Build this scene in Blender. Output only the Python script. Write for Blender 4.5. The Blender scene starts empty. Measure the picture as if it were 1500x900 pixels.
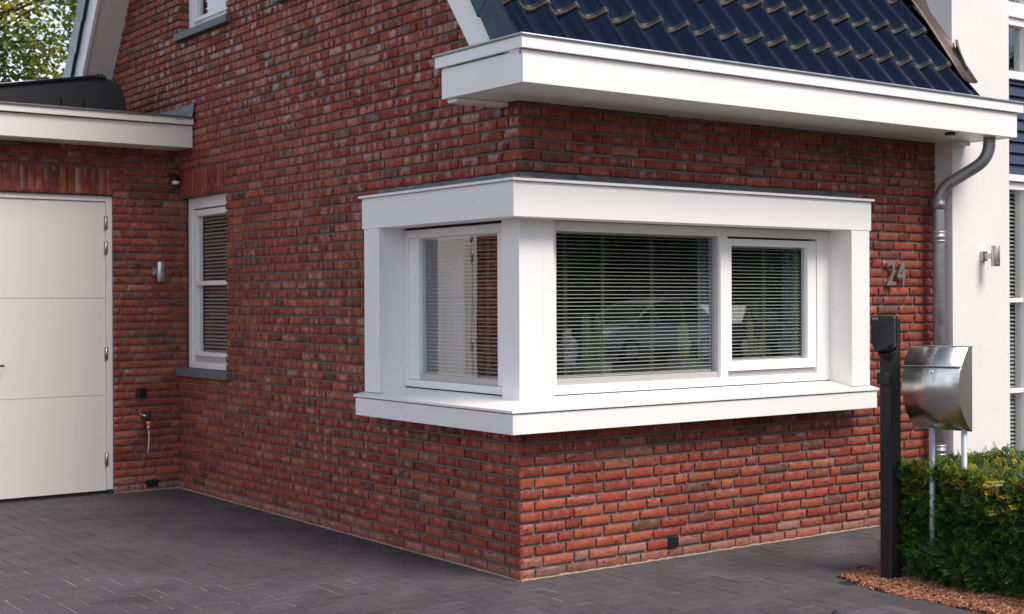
import bpy, math, random
from mathutils import Vector, Matrix, Quaternion
R = math.radians
random.seed(7)
scene = bpy.context.scene
col = scene.collection

# ------------------------------------------------------------------ materials
def mat(name, base=(.8,.8,.8), rough=.5, metal=0, spec=.5, build=None):
    m = bpy.data.materials.new(name); m.use_nodes = True
    nt = m.node_tree; b = nt.nodes['Principled BSDF']
    b.inputs['Base Color'].default_value = (*base, 1); b.inputs['Roughness'].default_value = rough
    b.inputs['Metallic'].default_value = metal; b.inputs['Specular IOR Level'].default_value = spec
    if build: build(nt, b)
    return m
def N(nt, t, **kw):
    n = nt.nodes.new(t)
    for k, v in kw.items():
        if k.startswith('i_'): n.inputs[k[2:].replace('_', ' ')].default_value = v
        else: setattr(n, k, v)
    return n
def L(nt, a, b): nt.links.new(a, b)
def coords(nt, scale=(1,1,1)):
    c = N(nt, 'ShaderNodeTexCoord'); mp = N(nt, 'ShaderNodeMapping'); mp.inputs['Scale'].default_value = scale
    L(nt, c.outputs['Object'], mp.inputs['Vector']); return mp.outputs['Vector']
def noise(nt, vec, scale, detail=4, rough=.6, dist=0):
    n = N(nt, 'ShaderNodeTexNoise'); n.inputs['Scale'].default_value = scale; n.inputs['Detail'].default_value = detail
    n.inputs['Roughness'].default_value = rough; n.inputs['Distortion'].default_value = dist
    L(nt, vec, n.inputs['Vector']); return n.outputs['Fac']
def ramp(nt, fac, stops, mode='LINEAR'):
    r = N(nt, 'ShaderNodeValToRGB'); r.color_ramp.interpolation = mode
    e = r.color_ramp.elements
    while len(e) > 1: e.remove(e[-1])
    for i, (p, c) in enumerate(stops):
        x = e[0] if i == 0 else e.new(p)
        x.position = p; x.color = (c, c, c, 1) if not isinstance(c, tuple) else (*c, 1)
    L(nt, fac, r.inputs['Fac']); return r.outputs['Color']
def mixc(nt, fac, a, b, mode='MIX'):
    m = N(nt, 'ShaderNodeMix', data_type='RGBA', blend_type=mode)
    for s, v in ((0, fac), (6, a), (7, b)):
        if isinstance(v, (float, int)): m.inputs[s].default_value = v
        elif isinstance(v, tuple): m.inputs[s].default_value = (*v, 1)
        else: L(nt, v, m.inputs[s])
    return m.outputs[2]
def bump(nt, b, h, strength=.3, dist=.002):
    n = N(nt, 'ShaderNodeBump'); n.inputs['Strength'].default_value = strength; n.inputs['Distance'].default_value = dist
    L(nt, h, n.inputs['Height']); L(nt, n.outputs['Normal'], b.inputs['Normal'])
def attr(nt, name):
    a = N(nt, 'ShaderNodeAttribute'); a.attribute_name = name; return a

def b_brick(nt, b):
    v = coords(nt); a = attr(nt, 'bcol')
    n1 = noise(nt, v, 70, 6, .75); n2 = noise(nt, coords(nt, (1,1,3.2)), 17, 5, .65, 1.6)
    n3 = noise(nt, coords(nt, (1,1,.55)), 15, 3, .5); n4 = noise(nt, v, 17, 4, .6)
    c = mixc(nt, 1.0, a.outputs['Color'], ramp(nt, n1, [(.3,.72),(.5,1.0),(.72,1.25)]), 'MULTIPLY')
    c = mixc(nt, ramp(nt, n4, [(.52,0.0),(.75,.4)]), c, (.36,.13,.05))
    c = mixc(nt, 1.0, c, ramp(nt, n4, [(.28,.7),(.46,1.0)]), 'MULTIPLY')
    c = mixc(nt, 1.0, c, ramp(nt, n2, [(.365,.22),(.42,1.0)]), 'MULTIPLY')
    lime = ramp(nt, noise(nt, v, 26, 6, .8), [(.64,0.0),(.76,.38)])
    c = mixc(nt, lime, c, (.50,.27,.22))
    L(nt, c, b.inputs['Base Color'])
    gl = mixc(nt, .5, ramp(nt, n3, [(.47,0.0),(.58,1.0)]), ramp(nt, a.outputs['Alpha'], [(.25,1.0),(.5,0.0)]), 'MULTIPLY')
    L(nt, ramp(nt, gl, [(0,.75),(.5,.5),(1,.27)]), b.inputs['Roughness'])
    L(nt, ramp(nt, gl, [(0,.12),(1,1.0)]), b.inputs['Specular IOR Level'])
    h = N(nt, 'ShaderNodeMath', operation='MULTIPLY_ADD'); L(nt, n1, h.inputs[0]); h.inputs[1].default_value = .25
    L(nt, n2, h.inputs[2]); bump(nt, b, h.outputs[0], .55, .006)
def b_mortar(nt, b):
    v = coords(nt); n = noise(nt, v, 60, 5, .8); n2 = noise(nt, v, 2.5, 4)
    c = mixc(nt, n2, (.17,.125,.10), (.27,.205,.165)); c = mixc(nt, .5, c, ramp(nt, n, [(.3,.05),(.7,.25)]))
    L(nt, c, b.inputs['Base Color']); bump(nt, b, n, .8, .004)
def paint(c, rough=.35, dirt=.05):
    def f(nt, b):
        v = coords(nt); n = noise(nt, v, 3, 6, .7); n2 = noise(nt, v, 160, 3)
        n3 = noise(nt, coords(nt, (3,3,.4)), 6, 5, .7)
        cc = mixc(nt, ramp(nt, n, [(.35,0.0),(.8,1.0)]), c, tuple(x*(1-dirt) for x in c))
        cc = mixc(nt, ramp(nt, n3, [(.58,0.0),(.8,.35)]), cc, tuple(x*y for x, y in zip(c, (1-dirt*2, 1-dirt*2.3, 1-dirt*3))))
        L(nt, cc, b.inputs['Base Color']); L(nt, ramp(nt, n, [(.3,rough-.08),(.7,rough+.12)]), b.inputs['Roughness'])
        bump(nt, b, n2, .06, .001)
    return f
def metalf(c1, c2, sc, r0, r1, stretch=(1,1,1), bs=.1):
    def f(nt, b):
        v = coords(nt, stretch); n = noise(nt, v, sc, 6, .7)
        L(nt, mixc(nt, ramp(nt, n, [(.3,0.0),(.7,1.0)]), c1, c2), b.inputs['Base Color'])
        L(nt, ramp(nt, n, [(.3,r0),(.7,r1)]), b.inputs['Roughness']); bump(nt, b, n, bs, .001)
    return f
def varied(rough_lo, rough_hi, nscale=40, amt=.35, bs=.3, bd=.002, big=None):
    def f(nt, b):
        v = coords(nt); a = attr(nt, 'bcol'); n = noise(nt, v, nscale, 6, .75)
        c = mixc(nt, 1.0, a.outputs['Color'], ramp(nt, n, [(.25,1-amt),(.75,1+amt)]), 'MULTIPLY')
        if big:
            n2 = noise(nt, v, big, 5, .65)
            c = mixc(nt, 1.0, c, ramp(nt, n2, [(.3,.72),(.7,1.25)]), 'MULTIPLY')
        L(nt, c, b.inputs['Base Color']); L(nt, ramp(nt, n, [(.3,rough_lo),(.7,rough_hi)]), b.inputs['Roughness'])
        bump(nt, b, n, bs, bd)
    return f
def b_joint(nt, b):
    v = coords(nt); n = noise(nt, v, 300, 3); n2 = noise(nt, v, .8, 4, .6)
    sx = N(nt, 'ShaderNodeSeparateXYZ'); L(nt, v, sx.inputs[0])
    def mth(op, a_, b_):
        m_ = N(nt, 'ShaderNodeMath', operation=op)
        for i_, q_ in enumerate((a_, b_)):
            if isinstance(q_, (int, float)): m_.inputs[i_].default_value = q_
            else: L(nt, q_, m_.inputs[i_])
        return m_.outputs[0]
    # pale sand left in the joints near the open side of the drive
    t_ = mth('ADD', mth('MULTIPLY', sx.outputs[0], -.55), mth('MULTIPLY', sx.outputs[1], -.45)); t_ = mth('ADD', t_, mth('MULTIPLY', n2, 1.6))
    c = mixc(nt, ramp(nt, t_, [(.85,0.0),(1.0,1.0)]), (.022,.02,.02), (.40,.34,.31))
    L(nt, mixc(nt, .12, c, ramp(nt, n, [(.3,.01),(.7,.12)])), b.inputs['Base Color']); bump(nt, b, n, .8, .003)
def b_leafmat(nt, b):
    a = attr(nt, 'bcol'); L(nt, a.outputs['Color'], b.inputs['Base Color'])
    b.inputs['Subsurface Weight'].default_value = 0
def leaf_mat(name, rough=.5, trans=.35):
    m = bpy.data.materials.new(name); m.use_nodes = True; nt = m.node_tree; b = nt.nodes['Principled BSDF']
    a = attr(nt, 'bcol'); L(nt, a.outputs['Color'], b.inputs['Base Color']); b.inputs['Roughness'].default_value = rough
    t = N(nt, 'ShaderNodeBsdfTranslucent'); L(nt, mixc(nt, 1.0, a.outputs['Color'], (1.5,1.6,.7), 'MULTIPLY'), t.inputs['Color'])
    mx = N(nt, 'ShaderNodeMixShader'); mx.inputs[0].default_value = trans
    L(nt, b.outputs[0], mx.inputs[1]); L(nt, t.outputs[0], mx.inputs[2]); L(nt, mx.outputs[0], nt.nodes['Material Output'].inputs['Surface'])
    return m
def glass_mat(name, tint=(.93,.95,.95), base=.035, k=2.3):
    m = bpy.data.materials.new(name); m.use_nodes = True; nt = m.node_tree; nt.nodes.remove(nt.nodes['Principled BSDF'])
    t = N(nt, 'ShaderNodeBsdfTransparent'); t.inputs['Color'].default_value = (*tint, 1)
    g = N(nt, 'ShaderNodeBsdfGlossy'); g.inputs['Roughness'].default_value = .004; g.inputs['Color'].default_value = (.95,.97,1,1)
    f = N(nt, 'ShaderNodeFresnel'); f.inputs['IOR'].default_value = 1.5
    ma = N(nt, 'ShaderNodeMath', operation='MULTIPLY_ADD', use_clamp=True); L(nt, f.outputs[0], ma.inputs[0]); ma.inputs[1].default_value = k; ma.inputs[2].default_value = base
    ge = N(nt, 'ShaderNodeNewGeometry'); fr = N(nt, 'ShaderNodeMath', operation='SUBTRACT'); fr.inputs[0].default_value = 1; L(nt, ge.outputs['Backfacing'], fr.inputs[1])
    mm_ = N(nt, 'ShaderNodeMath', operation='MULTIPLY'); L(nt, ma.outputs[0], mm_.inputs[0]); L(nt, fr.outputs[0], mm_.inputs[1]); ma = mm_
    bn = N(nt, 'ShaderNodeBump'); bn.inputs['Strength'].default_value = .05; bn.inputs['Distance'].default_value = .01
    L(nt, noise(nt, coords(nt), 1.5, 2), bn.inputs['Height']); L(nt, bn.outputs[0], g.inputs['Normal'])
    mx = N(nt, 'ShaderNodeMixShader'); L(nt, ma.outputs[0], mx.inputs[0]); L(nt, t.outputs[0], mx.inputs[1]); L(nt, g.outputs[0], mx.inputs[2])
    L(nt, mx.outputs[0], nt.nodes['Material Output'].inputs['Surface']); return m
M = {}
M['brick'] = mat('brick', rough=.6, spec=1.0, build=b_brick)
M['mortar'] = mat('mortar', rough=.95, spec=.2, build=b_mortar)
M['white'] = mat('white_paint', build=paint((.84,.815,.80), .33))
M['cream'] = mat('cream_paint', build=paint((.76,.70,.665), .42))
M['door'] = mat('door_paint', build=paint((.77,.71,.675), .4))
M['render'] = mat('white_render', build=paint((.77,.735,.715), .8, .07))
M['zinc'] = mat('zinc', metal=.75, build=metalf((.33,.33,.35), (.47,.47,.50), 9, .38, .6, bs=.15))
M['lead'] = mat('lead', metal=.25, build=metalf((.10,.105,.12), (.24,.25,.27), 12, .4, .7, bs=.5))
M['brownlead'] = mat('brown_lead', metal=.2, build=metalf((.085,.06,.05), (.17,.125,.105), 7, .4, .6, bs=.5))
M['tile'] = mat('glazed_tile', base=(.004,.007,.022), rough=.16, spec=.75, build=lambda nt, b: (
    L(nt, mixc(nt, noise(nt, coords(nt), 6), (.0012,.0018,.007), (.002,.004,.016)), b.inputs['Base Color']),
    setattr(b.inputs['Specular Tint'], 'default_value', (.62,.76,1,1)),
    L(nt, ramp(nt, noise(nt, coords(nt), 9, 5), [(.3,.07),(.7,.17)]), b.inputs['Roughness']),
    bump(nt, b, noise(nt, coords(nt), 14, 3), .12, .004)))
M['tilerim'] = mat('tile_rim', base=(.006,.008,.018), rough=.5, spec=.35)
M['nose'] = mat('tile_edge', rough=.4, build=metalf((.05,.032,.018), (.26,.19,.13), 22, .5, .8))
M['steel'] = mat('brushed_steel', metal=1, build=metalf((.58,.55,.54), (.62,.59,.58), 60, .24, .30, (1, .03, 3), .0))
M['number'] = mat('number_steel', base=(.26,.24,.22), rough=.35, metal=.5)
M['steelside'] = mat('satin_steel', metal=.9, build=metalf((.36,.32,.30), (.40,.36,.34), 3, .34, .42, bs=0))
M['steelv'] = mat('brushed_steel_lamp', metal=1, build=metalf((.45,.43,.42), (.6,.58,.57), 90, .25, .4, (1,1,.05), .02))
M['galv'] = mat('grey_post', metal=.35, build=metalf((.36,.37,.41), (.46,.47,.51), 30, .4, .5))
M['black'] = mat('black_powder_coat', build=metalf((.006,.006,.007), (.011,.011,.012), 80, .42, .55, bs=.2))
M['gloss'] = mat('black_gloss_plastic', base=(.008,.009,.014), rough=.22, spec=.6)
M['rubber'] = mat('rubber_gap_black', base=(.015,.015,.016), rough=.8)  # also colours the strips that stand in for black gaps
M['stone'] = mat('blue_stone', build=metalf((.085,.088,.10), (.14,.145,.16), 20, .4, .65, bs=.3))
M['paver'] = mat('concrete_paver', spec=.35, build=varied(.55,.85, 120, .28, .5, .003, 1.3))
M['joint'] = mat('joint_sand', rough=.95, spec=.2, build=b_joint)
M['chip'] = mat('wood_chip', rough=.8, build=varied(.7,.9, 60, .3))
M['soil'] = mat('soil', base=(.04,.025,.018), rough=.95)
M['glass'] = glass_mat('window_glass')
M['alu'] = mat('blind_aluminium', base=(.62,.60,.56), rough=.4, metal=.1)
M['cord'] = mat('blind_cord', base=(.42,.42,.30), rough=.8)
M['alustrip'] = mat('grey_bead', base=(.50,.48,.48), rough=.4, metal=.2)
M['room'] = mat('room_paint', base=(.16,.155,.15), rough=.9)
M['roomfloor'] = mat('room_floor', base=(.10,.07,.05), rough=.6)
M['curtain'] = mat('curtain_cloth', base=(.20,.27,.40), rough=.9, build=lambda nt, b: bump(nt, b, noise(nt, coords(nt), 200), .3, .001))
M['sheer'] = mat('pale_curtain_cloth', base=(.58,.62,.68), rough=.9, build=lambda nt, b: bump(nt, b, noise(nt, coords(nt), 200), .3, .001))
M['cactus'] = mat('cactus_skin', build=metalf((.05,.11,.045), (.12,.20,.08), 18, .5, .7, bs=.3))
M['cactusy'] = mat('yellow_cactus_skin', build=metalf((.12,.15,.04), (.30,.28,.09), 18, .5, .7, bs=.3))
M['pot'] = mat('grey_pot', build=metalf((.20,.195,.20), (.27,.26,.265), 25, .7, .85, bs=.2))
M['yew'] = leaf_mat('yew_needles', .45, .25)
M['leaf'] = leaf_mat('tree_leaves', .5, .4)
M['bark'] = mat('bark', build=metalf((.05,.04,.03), (.12,.10,.08), 14, .8, .95, (1,1,.25), 1.0))
M['asphalt'] = mat('asphalt', build=metalf((.045,.044,.047), (.075,.073,.075), 90, .7, .9, bs=.4))
M['grass'] = mat('grass', build=metalf((.03,.055,.015), (.07,.11,.03), 30, .8, .95, bs=.8))
M['navy'] = mat('dark_navy', build=metalf((.010,.018,.05), (.02,.03,.075), 8, .3, .5, bs=.3))
M['orange'] = mat('orange_plastic', base=(.75,.16,.09), rough=.4)
M['hose'] = mat('clear_hose', base=(.42,.36,.36), rough=.25)
M['brass'] = mat('chrome', base=(.6,.58,.55), rough=.25, metal=1)
M['tyre'] = mat('tyre_rubber', base=(.02,.02,.02), rough=.8)
M['silver'] = mat('silver_car_paint', base=(.52,.54,.57), rough=.25, metal=.2)
M['darkcar'] = mat('dark_car_paint', base=(.015,.02,.035), rough=.2, spec=.7)
M['carglass'] = mat('car_glass', base=(.008,.010,.012), rough=.1, spec=.2)
M['lens'] = mat('lens', base=(.7,.7,.68), rough=.2)
M['print'] = mat('grey_print', base=(.5,.5,.52), rough=.5)
M['panel'] = mat('solar_glass', base=(.008,.010,.02), rough=.12, spec=.6)
M['matblack'] = mat('matt_black_plastic', base=(.010,.010,.013), rough=.55)

# ------------------------------------------------------------------ mesh helpers
class MB:
    def __init__(s): s.v = []; s.f = []; s.m = []; s.c = []; s.cur = (1,1,1,.5); s.sm = []
    def vert(s, p): s.v.append(tuple(p)); s.c.append(s.cur); return len(s.v)-1
    def face(s, idx, m=0, sm=False): s.f.append(tuple(idx)); s.m.append(m); s.sm.append(sm)
    def poly(s, pts, m=0, sm=False): s.face([s.vert(p) for p in pts], m, sm)
    def box(s, x0,x1,y0,y1,z0,z1, m=0):
        if x0>x1: x0,x1=x1,x0
        if y0>y1: y0,y1=y1,y0
        if z0>z1: z0,z1=z1,z0
        i = [s.vert(p) for p in ((x0,y0,z0),(x1,y0,z0),(x1,y1,z0),(x0,y1,z0),(x0,y0,z1),(x1,y0,z1),(x1,y1,z1),(x0,y1,z1))]
        for q in ((0,3,2,1),(4,5,6,7),(0,1,5,4),(1,2,6,5),(2,3,7,6),(3,0,4,7)): s.face([i[k] for k in q], m)
    def hexa(s, lo, hi, m=0):   # lo, hi: 4 pts each counterclockwise
        i = [s.vert(p) for p in list(lo)+list(hi)]
        for q in ((0,3,2,1),(4,5,6,7),(0,1,5,4),(1,2,6,5),(2,3,7,6),(3,0,4,7)): s.face([i[k] for k in q], m)
    def prism(s, pts, ext, m=0):
        n = len(pts); e = Vector(ext)
        a = [s.vert(p) for p in pts]; b = [s.vert(Vector(p)+e) for p in pts]
        s.face(a[::-1], m); s.face(b, m)
        for k in range(n): s.face((a[k], a[(k+1)%n], b[(k+1)%n], b[k]), m)
    def tube(s, path, r, n=16, m=0, cap=True):
        path = [Vector(p) for p in path]; rs = r if isinstance(r, (list, tuple)) else [r]*len(path)
        rings = []; ref = None
        for k, p in enumerate(path):
            t = (path[min(k+1,len(path)-1)] - path[max(k-1,0)]).normalized()
            if ref is None: ref = t.orthogonal().normalized()
            ref = (ref - t*ref.dot(t)).normalized(); o = t.cross(ref)
            rings.append([s.vert(p + (ref*math.cos(2*math.pi*j/n) + o*math.sin(2*math.pi*j/n))*rs[k]) for j in range(n)])
        for a, b in zip(rings, rings[1:]):
            for j in range(n): s.face((a[j], a[(j+1)%n], b[(j+1)%n], b[j]), m, True)
        if cap: s.face(rings[0][::-1], m); s.face(rings[-1], m)
    def cyl(s, p, h, r, n=24, m=0, axis=(0,0,1), r2=None):
        p = Vector(p); a = Vector(axis)*h; s.tube([p, p+a], [r, r if r2 is None else r2], n, m)
    def build(s, name, mats, parent=None, bev=0, attrs=False, label=None, smooth=None):
        me = bpy.data.meshes.new(name); me.from_pydata(s.v, [], s.f)
        if not isinstance(mats, (list, tuple)): mats = [mats]
        for x in mats: me.materials.append(x)
        me.polygons.foreach_set('material_index', s.m)
        me.polygons.foreach_set('use_smooth', s.sm if smooth is None else [smooth]*len(s.f))
        if attrs:
            at = me.color_attributes.new('bcol', 'FLOAT_COLOR', 'POINT')
            flat = [x for c in s.c for x in c]; at.data.foreach_set('color', flat)
        me.update()
        o = bpy.data.objects.new(name, me); col.objects.link(o)
        if parent:
            o.parent = parent
            bpy.context.view_layer.update()
            o.matrix_parent_inverse = parent.matrix_world.inverted()
        if bev:
            b = o.modifiers.new('bevel', 'BEVEL'); b.width = bev; b.segments = 2; b.limit_method = 'ANGLE'; b.angle_limit = R(40)
        if label: o['label'] = label
        return o
def empty(name, loc=(0,0,0)):
    o = bpy.data.objects.new(name, None); o.location = loc; col.objects.link(o); bpy.context.view_layer.update(); return o
def tag(o, label, cat, group=None):
    o['label'] = label; o['category'] = cat
    if group: o['group'] = group
    return o
def setting(o, kind='structure', label=None, cat=None):
    o['kind'] = kind
    if label: o['label'] = label
    if cat: o['category'] = cat
    return o
def copy_tree(o, parent=None):
    c = o.copy(); col.objects.link(c)
    if parent: c.parent = parent; c.matrix_parent_inverse = o.matrix_parent_inverse.copy()
    for ch in [x for x in o.children]: copy_tree(ch, c)
    return c

# ------------------------------------------------------------------ bricks
PH = .0625
PAL = [((.40,.070,.040), 9), ((.44,.092,.046), 5), ((.35,.058,.035), 7), ((.29,.052,.034), 4), ((.26,.068,.040), 2), ((.20,.062,.040), 1), ((.44,.135,.08), 1)]
PALL = [c for c, w in PAL for _ in range(int(w*2))]
class Wall:
    """frame: origin o, run direction u, inward direction d, up z"""
    def __init__(s, o, u, d, dark=1.0):
        s.o = Vector(o); s.u = Vector(u); s.d = Vector(d); s.b = MB(); s.mo = MB(); s.dark = dark; s.rng = random.Random(hash((o[0],o[1],u[0]))%1000+5)
        s.flip = s.u.cross(Vector((0,0,1))).dot(s.d) > 0
    def P(s, u, z, d): return s.o + s.u*u + s.d*d + Vector((0,0,z))
    def brick(s, u0, u1, z0, z1, vertical=False, bottom=False):
        g = s.rng; mb = s.b
        if u1-u0 < .012: return
        c = g.choice(PALL); f = g.uniform(.86, 1.10)*s.dark
        gl = g.random()
        al = .22 if gl < .4 else (.42 if gl < .7 else .6)
        cc = [x*f*.72*k_ for x, k_ in zip(c, (1,1.2,1.35))]
        if bottom: 
            t = g.uniform(.1,.55); cc = [x*(1-t)+y*t for x, y in zip(cc, (.34,.20,.16))]
        mb.cur = (*cc, al)
        u0 += g.uniform(-.0012,.0015); u1 += g.uniform(-.0015,.0012); z0 += g.uniform(-.001,.0015); z1 += g.uniform(-.0015,.001)
        dd = g.uniform(-.0022,.0022); tl = g.uniform(-.0012,.0012); tz = g.uniform(-.0012,.0012)
        nx = max(2, int((u1-u0)/.028)+1); nz = max(3, int((z1-z0)/.028)+1)
        us = [0, .09/ max(1,nx*.45)] ; us = [0]; 
        e = .003/(u1-u0); ez = .003/(z1-z0)
        us = [0, e] + [e+(1-2*e)*k/(nx) for k in range(1, nx)] + [1-e, 1]
        zs = [0, ez] + [ez+(1-2*ez)*k/(nz-1) for k in range(1, nz-1)] + [1-ez, 1]
        rows = []
        for j, tz_ in enumerate(zs):
            row = []
            for i, tu in enumerate(us):
                edge = i in (0, len(us)-1) or j in (0, len(zs)-1)
                corner = i in (0, len(us)-1) and j in (0, len(zs)-1)
                d = dd + tl*(tu-.5)*2 + tz*(tz_-.5)*2
                uu, zz = u0+(u1-u0)*tu, z0+(z1-z0)*tz_
                if edge: d += .0028 + (.002 if corner else 0); zz += g.uniform(-.0008,.0008)
                else:
                    d += g.gauss(0, .0008) + (.003 if g.random() < .05 else 0)
                row.append(mb.vert(s.P(uu, zz, d)))
            rows.append(row)
        def F(q, sm=False): mb.face(q[::-1] if s.flip else q, 0, sm)
        for j in range(len(zs)-1):
            for i in range(len(us)-1): F((rows[j][i], rows[j][i+1], rows[j+1][i+1], rows[j+1][i]), 0 < j < len(zs)-2 and 0 < i < len(us)-2)
        B = [mb.vert(s.P(a, b, .019)) for a, b in ((u0,z0),(u1,z0),(u1,z1),(u0,z1))]
        nu, nzz = len(us)-1, len(zs)-1
        # skirts
        for (ring, b0, b1) in ((rows[0], B[0], B[1]), ([r[nu] for r in rows], B[1], B[2]), (rows[nzz][::-1], B[2], B[3]), ([r[0] for r in rows][::-1], B[3], B[0])):
            F(list(ring)[::-1] + [b0, b1])
    def mortar(s, u0, u1, z0, z1, m=0):
        if u1-u0 < .004: return
        if u0 < .001: u0 = .0165
        D = s.P(0,0,.2)-s.P(0,0,.0135)
        pts = [s.P(u0,z0,.0135), s.P(u1,z0,.0135), s.P(u1,z1,.0135), s.P(u0,z1,.0135)]
        if s.flip: pts = pts[::-1]
        s.mo.hexa(*( (pts, [p+D for p in pts]) ))
    def run(s, u0, u1, z0, z1, openings=(), lim=None, start=True, zoff=0.0):
        k = 0; z = z0
        while z < z1-.01:
            zc = z+PH/2
            a, b = (u0, u1) if lim is None else lim(zc)
            a = max(a, u0); b = min(b, u1)
            if b-a > .02:
                iv = [(a, b)]
                for (p, q, r, t) in openings:
                    if r-.008 < zc < t+.008 and (z+PH > r+.012) and (z < t-.012):
                        nv = []
                        for (x, y) in iv:
                            if q <= x or p >= y: nv.append((x, y)); continue
                            if p > x: nv.append((x, p))
                            if q < y: nv.append((q, y))
                        iv = nv
                # bond
                joints = []; cur = u0 + ((.155 if k % 2 else .10) if start else s.rng.uniform(.02,.2))
                joints.append(cur); prev = getattr(s, 'prev', [])
                while cur < u1:
                    opts = [.2215]*5 + [.1115]*1; g = s.rng
                    w = g.choice(opts); ok = False
                    for _ in range(6):
                        if all(abs(cur+w-p) > .035 for p in prev[-400:]): ok = True; break
                        w = g.choice([.2215,.2215,.1115,.166])
                    cur += w + g.uniform(-.003,.003); joints.append(cur)
                s.prev = joints
                for (x, y) in iv:
                    s.mortar(x, y, z, z+PH)
                    cuts = [x-.0065] + [j for j in joints if x+.03 < j < y-.03] + [y+.0065]
                    for c0, c1 in zip(cuts, cuts[1:]):
                        s.brick(c0+.0065, c1-.0065, z+.0078, z+PH-.0068, bottom=(k < 1) or (k < 2 and s.rng.random() < .4))
            z += PH; k += 1
    def soldier(s, u0, u1, z0, z1):
        n = round((u1-u0)/PH); w = (u1-u0)/n
        s.mortar(u0, u1, z0, z1)
        for k in range(n): s.brick(u0+k*w+.005, u0+(k+1)*w-.005, z0+.004, z1-.006)
    def build(s, parent, label=None, name='wall'):
        # mortar and bricks are one part: merge
        off = len(s.b.v); b = s.b
        b.v += s.mo.v; b.c += [(1,1,1,1)]*len(s.mo.v)
        b.f += [tuple(i+off for i in f) for f in s.mo.f]; b.m += [1]*len(s.mo.f); b.sm += [False]*len(s.mo.f)
        return b.build(name, [M['brick'], M['mortar']], parent, attrs=True, label=label)

house = tag(empty('brick_house'), 'red brick house with white corner bay window and dark blue glazed tile roof', 'house')
garage = tag(empty('garage', (-1.7, 4.75, 0)), 'low flat roofed brick garage wing with wide white door', 'garage')
GY = 4.75
TF = 1.33; TB = 1.483          # front and rear roof pitch
def front_edge(z): return max(0, (z-3.0)/TF + .12) if z > 2.62 else 0
# front wall
w = Wall((0,0,0), (1,0,0), (0,1,0))
w.run(0, 3.66, 0, 2.74, [(0,2.60,.885,2.10)])
w.build(house)
# gable wall
w = Wall((0,0,0), (0,1,0), (1,0,0))
def lim(z):
    a = 0 if z < 2.7 else max(0, (z-2.95)/TF + .06)
    b = 5.801 + (4.235-z)/TB + .14
    return (a, min(b, 7.1))
def lim2(z): return lim(z)
w.run(0, 7.1, 0, 7.7, [(0,1.30,.885,2.10), (3.82,4.79,.94,2.60), (3.80,4.734,3.70,5.35), (1.95,2.894,3.70,5.35)], lim=lim2)
w.soldier(3.82, 4.745, 2.40, 2.622)
w.soldier(3.80, 4.72, 5.16, 5.36); w.soldier(1.95, 2.88, 5.16, 5.36)
w.build(house)
# brick reveals of the upper windows (far side, facing the street)
for yy, za, zb in ((4.72, 3.75, 5.2), (2.88, 3.75, 5.2)):
    w = Wall((0.0015,yy,0), (1,0,0), (0,1,0)); w.run(0, .10, za, zb, start=False); w.build(house, name='window_reveal')
# garage wall
w = Wall((-5.0,GY,0), (1,0,0), (0,1,0))
w.run(0, 5.083, 0, 2.80, [(5-2.87,5-.552,0,2.595)], start=False)
w.soldier(5-2.87-.1, 5-.548, 2.40, 2.622)
w.build(garage)
mb = MB(); mb.box(-5, -4.9, 5.0, 9.5, 0, 2.8); mb.box(-4.9, -.02, 9.4, 9.5, 0, 2.8); mb.build('rear_wall', M['mortar'], garage)

# ------------------------------------------------------------------ roofs
def roof(name, base, sd, nn, x0, x1, rows, pitch, parent, crest_off):
    """glazed S tiles: wavy rows overlapping down the slope"""
    mb = MB(); base = Vector(base); sd = Vector(sd).normalized(); nn = Vector(nn).normalized(); E = .333
    n = int((x1-x0)/pitch*14)
    def prof(x):
        t = ((x-crest_off)/pitch) % 1.0          # crest at 0
        if t > .5: t -= 1
        # asymmetric roll: steep on the right, soft on the left
        w_ = .11 if t > 0 else .17
        return .034*math.exp(-(t/w_)**2) + .022*math.cos(2*math.pi*t) - .001
    for r in range(rows):
        s0 = r*E
        jit = random.uniform(-.002,.002)
        rings = []
        for (ds, lift) in ((0,.006),(0,.022),(.005,.029),(.03,.031),(E*.5,.018),(E+.05,.002)):
            ring = []
            for i in range(n+1):
                x = x0+(x1-x0)*i/n; q = math.floor((x-crest_off)/pitch+.5)
                rr = random.Random(q*131+r*17); off = rr.uniform(-.0025,.0025); ls = rr.uniform(-.004,.004)
                ring.append(mb.vert(base + Vector((x,0,0)) + sd*(s0+ds+ls) + nn*(prof(x)+lift+off+jit)))
            rings.append(ring)
        fl = sd.y < 0
        for k, (a, b) in enumerate(zip(rings, rings[1:])):
            for i in range(n):
                q = (a[i], a[i+1], b[i+1], b[i])
                mb.face(q[::-1] if fl else q, 1 if k < 2 else (2 if k == 2 else 0), True)
    return mb.build(name, [M['tile'], M['nose'], M['tilerim']], parent)
cs, sn = 1/math.hypot(1,TF), TF/math.hypot(1,TF)
nF = Vector((0,-sn,cs)); sF = Vector((0,cs,sn))
P0 = Vector((0,-.469,2.881)) - nF*.088
PITCH = .2045
tiles = roof('roof', P0, sF, nF, -.355, 3.655, 19, PITCH, house, 3.488)
cb, sb = 1/math.hypot(1,TB), TB/math.hypot(1,TB)
nB = Vector((0,sb,cb)); sB = Vector((0,-cb,sb))
# rear roof: underside plane passes (5.80,4.235); crest plane .40 outward
q0 = Vector((0,5.801,4.235)) + nB*.30 - sB*4.0 - sB*.0
roof2 = roof('roof', q0, sB, nB, -.31, 7.0, 25, PITCH, house, .05); 
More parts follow.
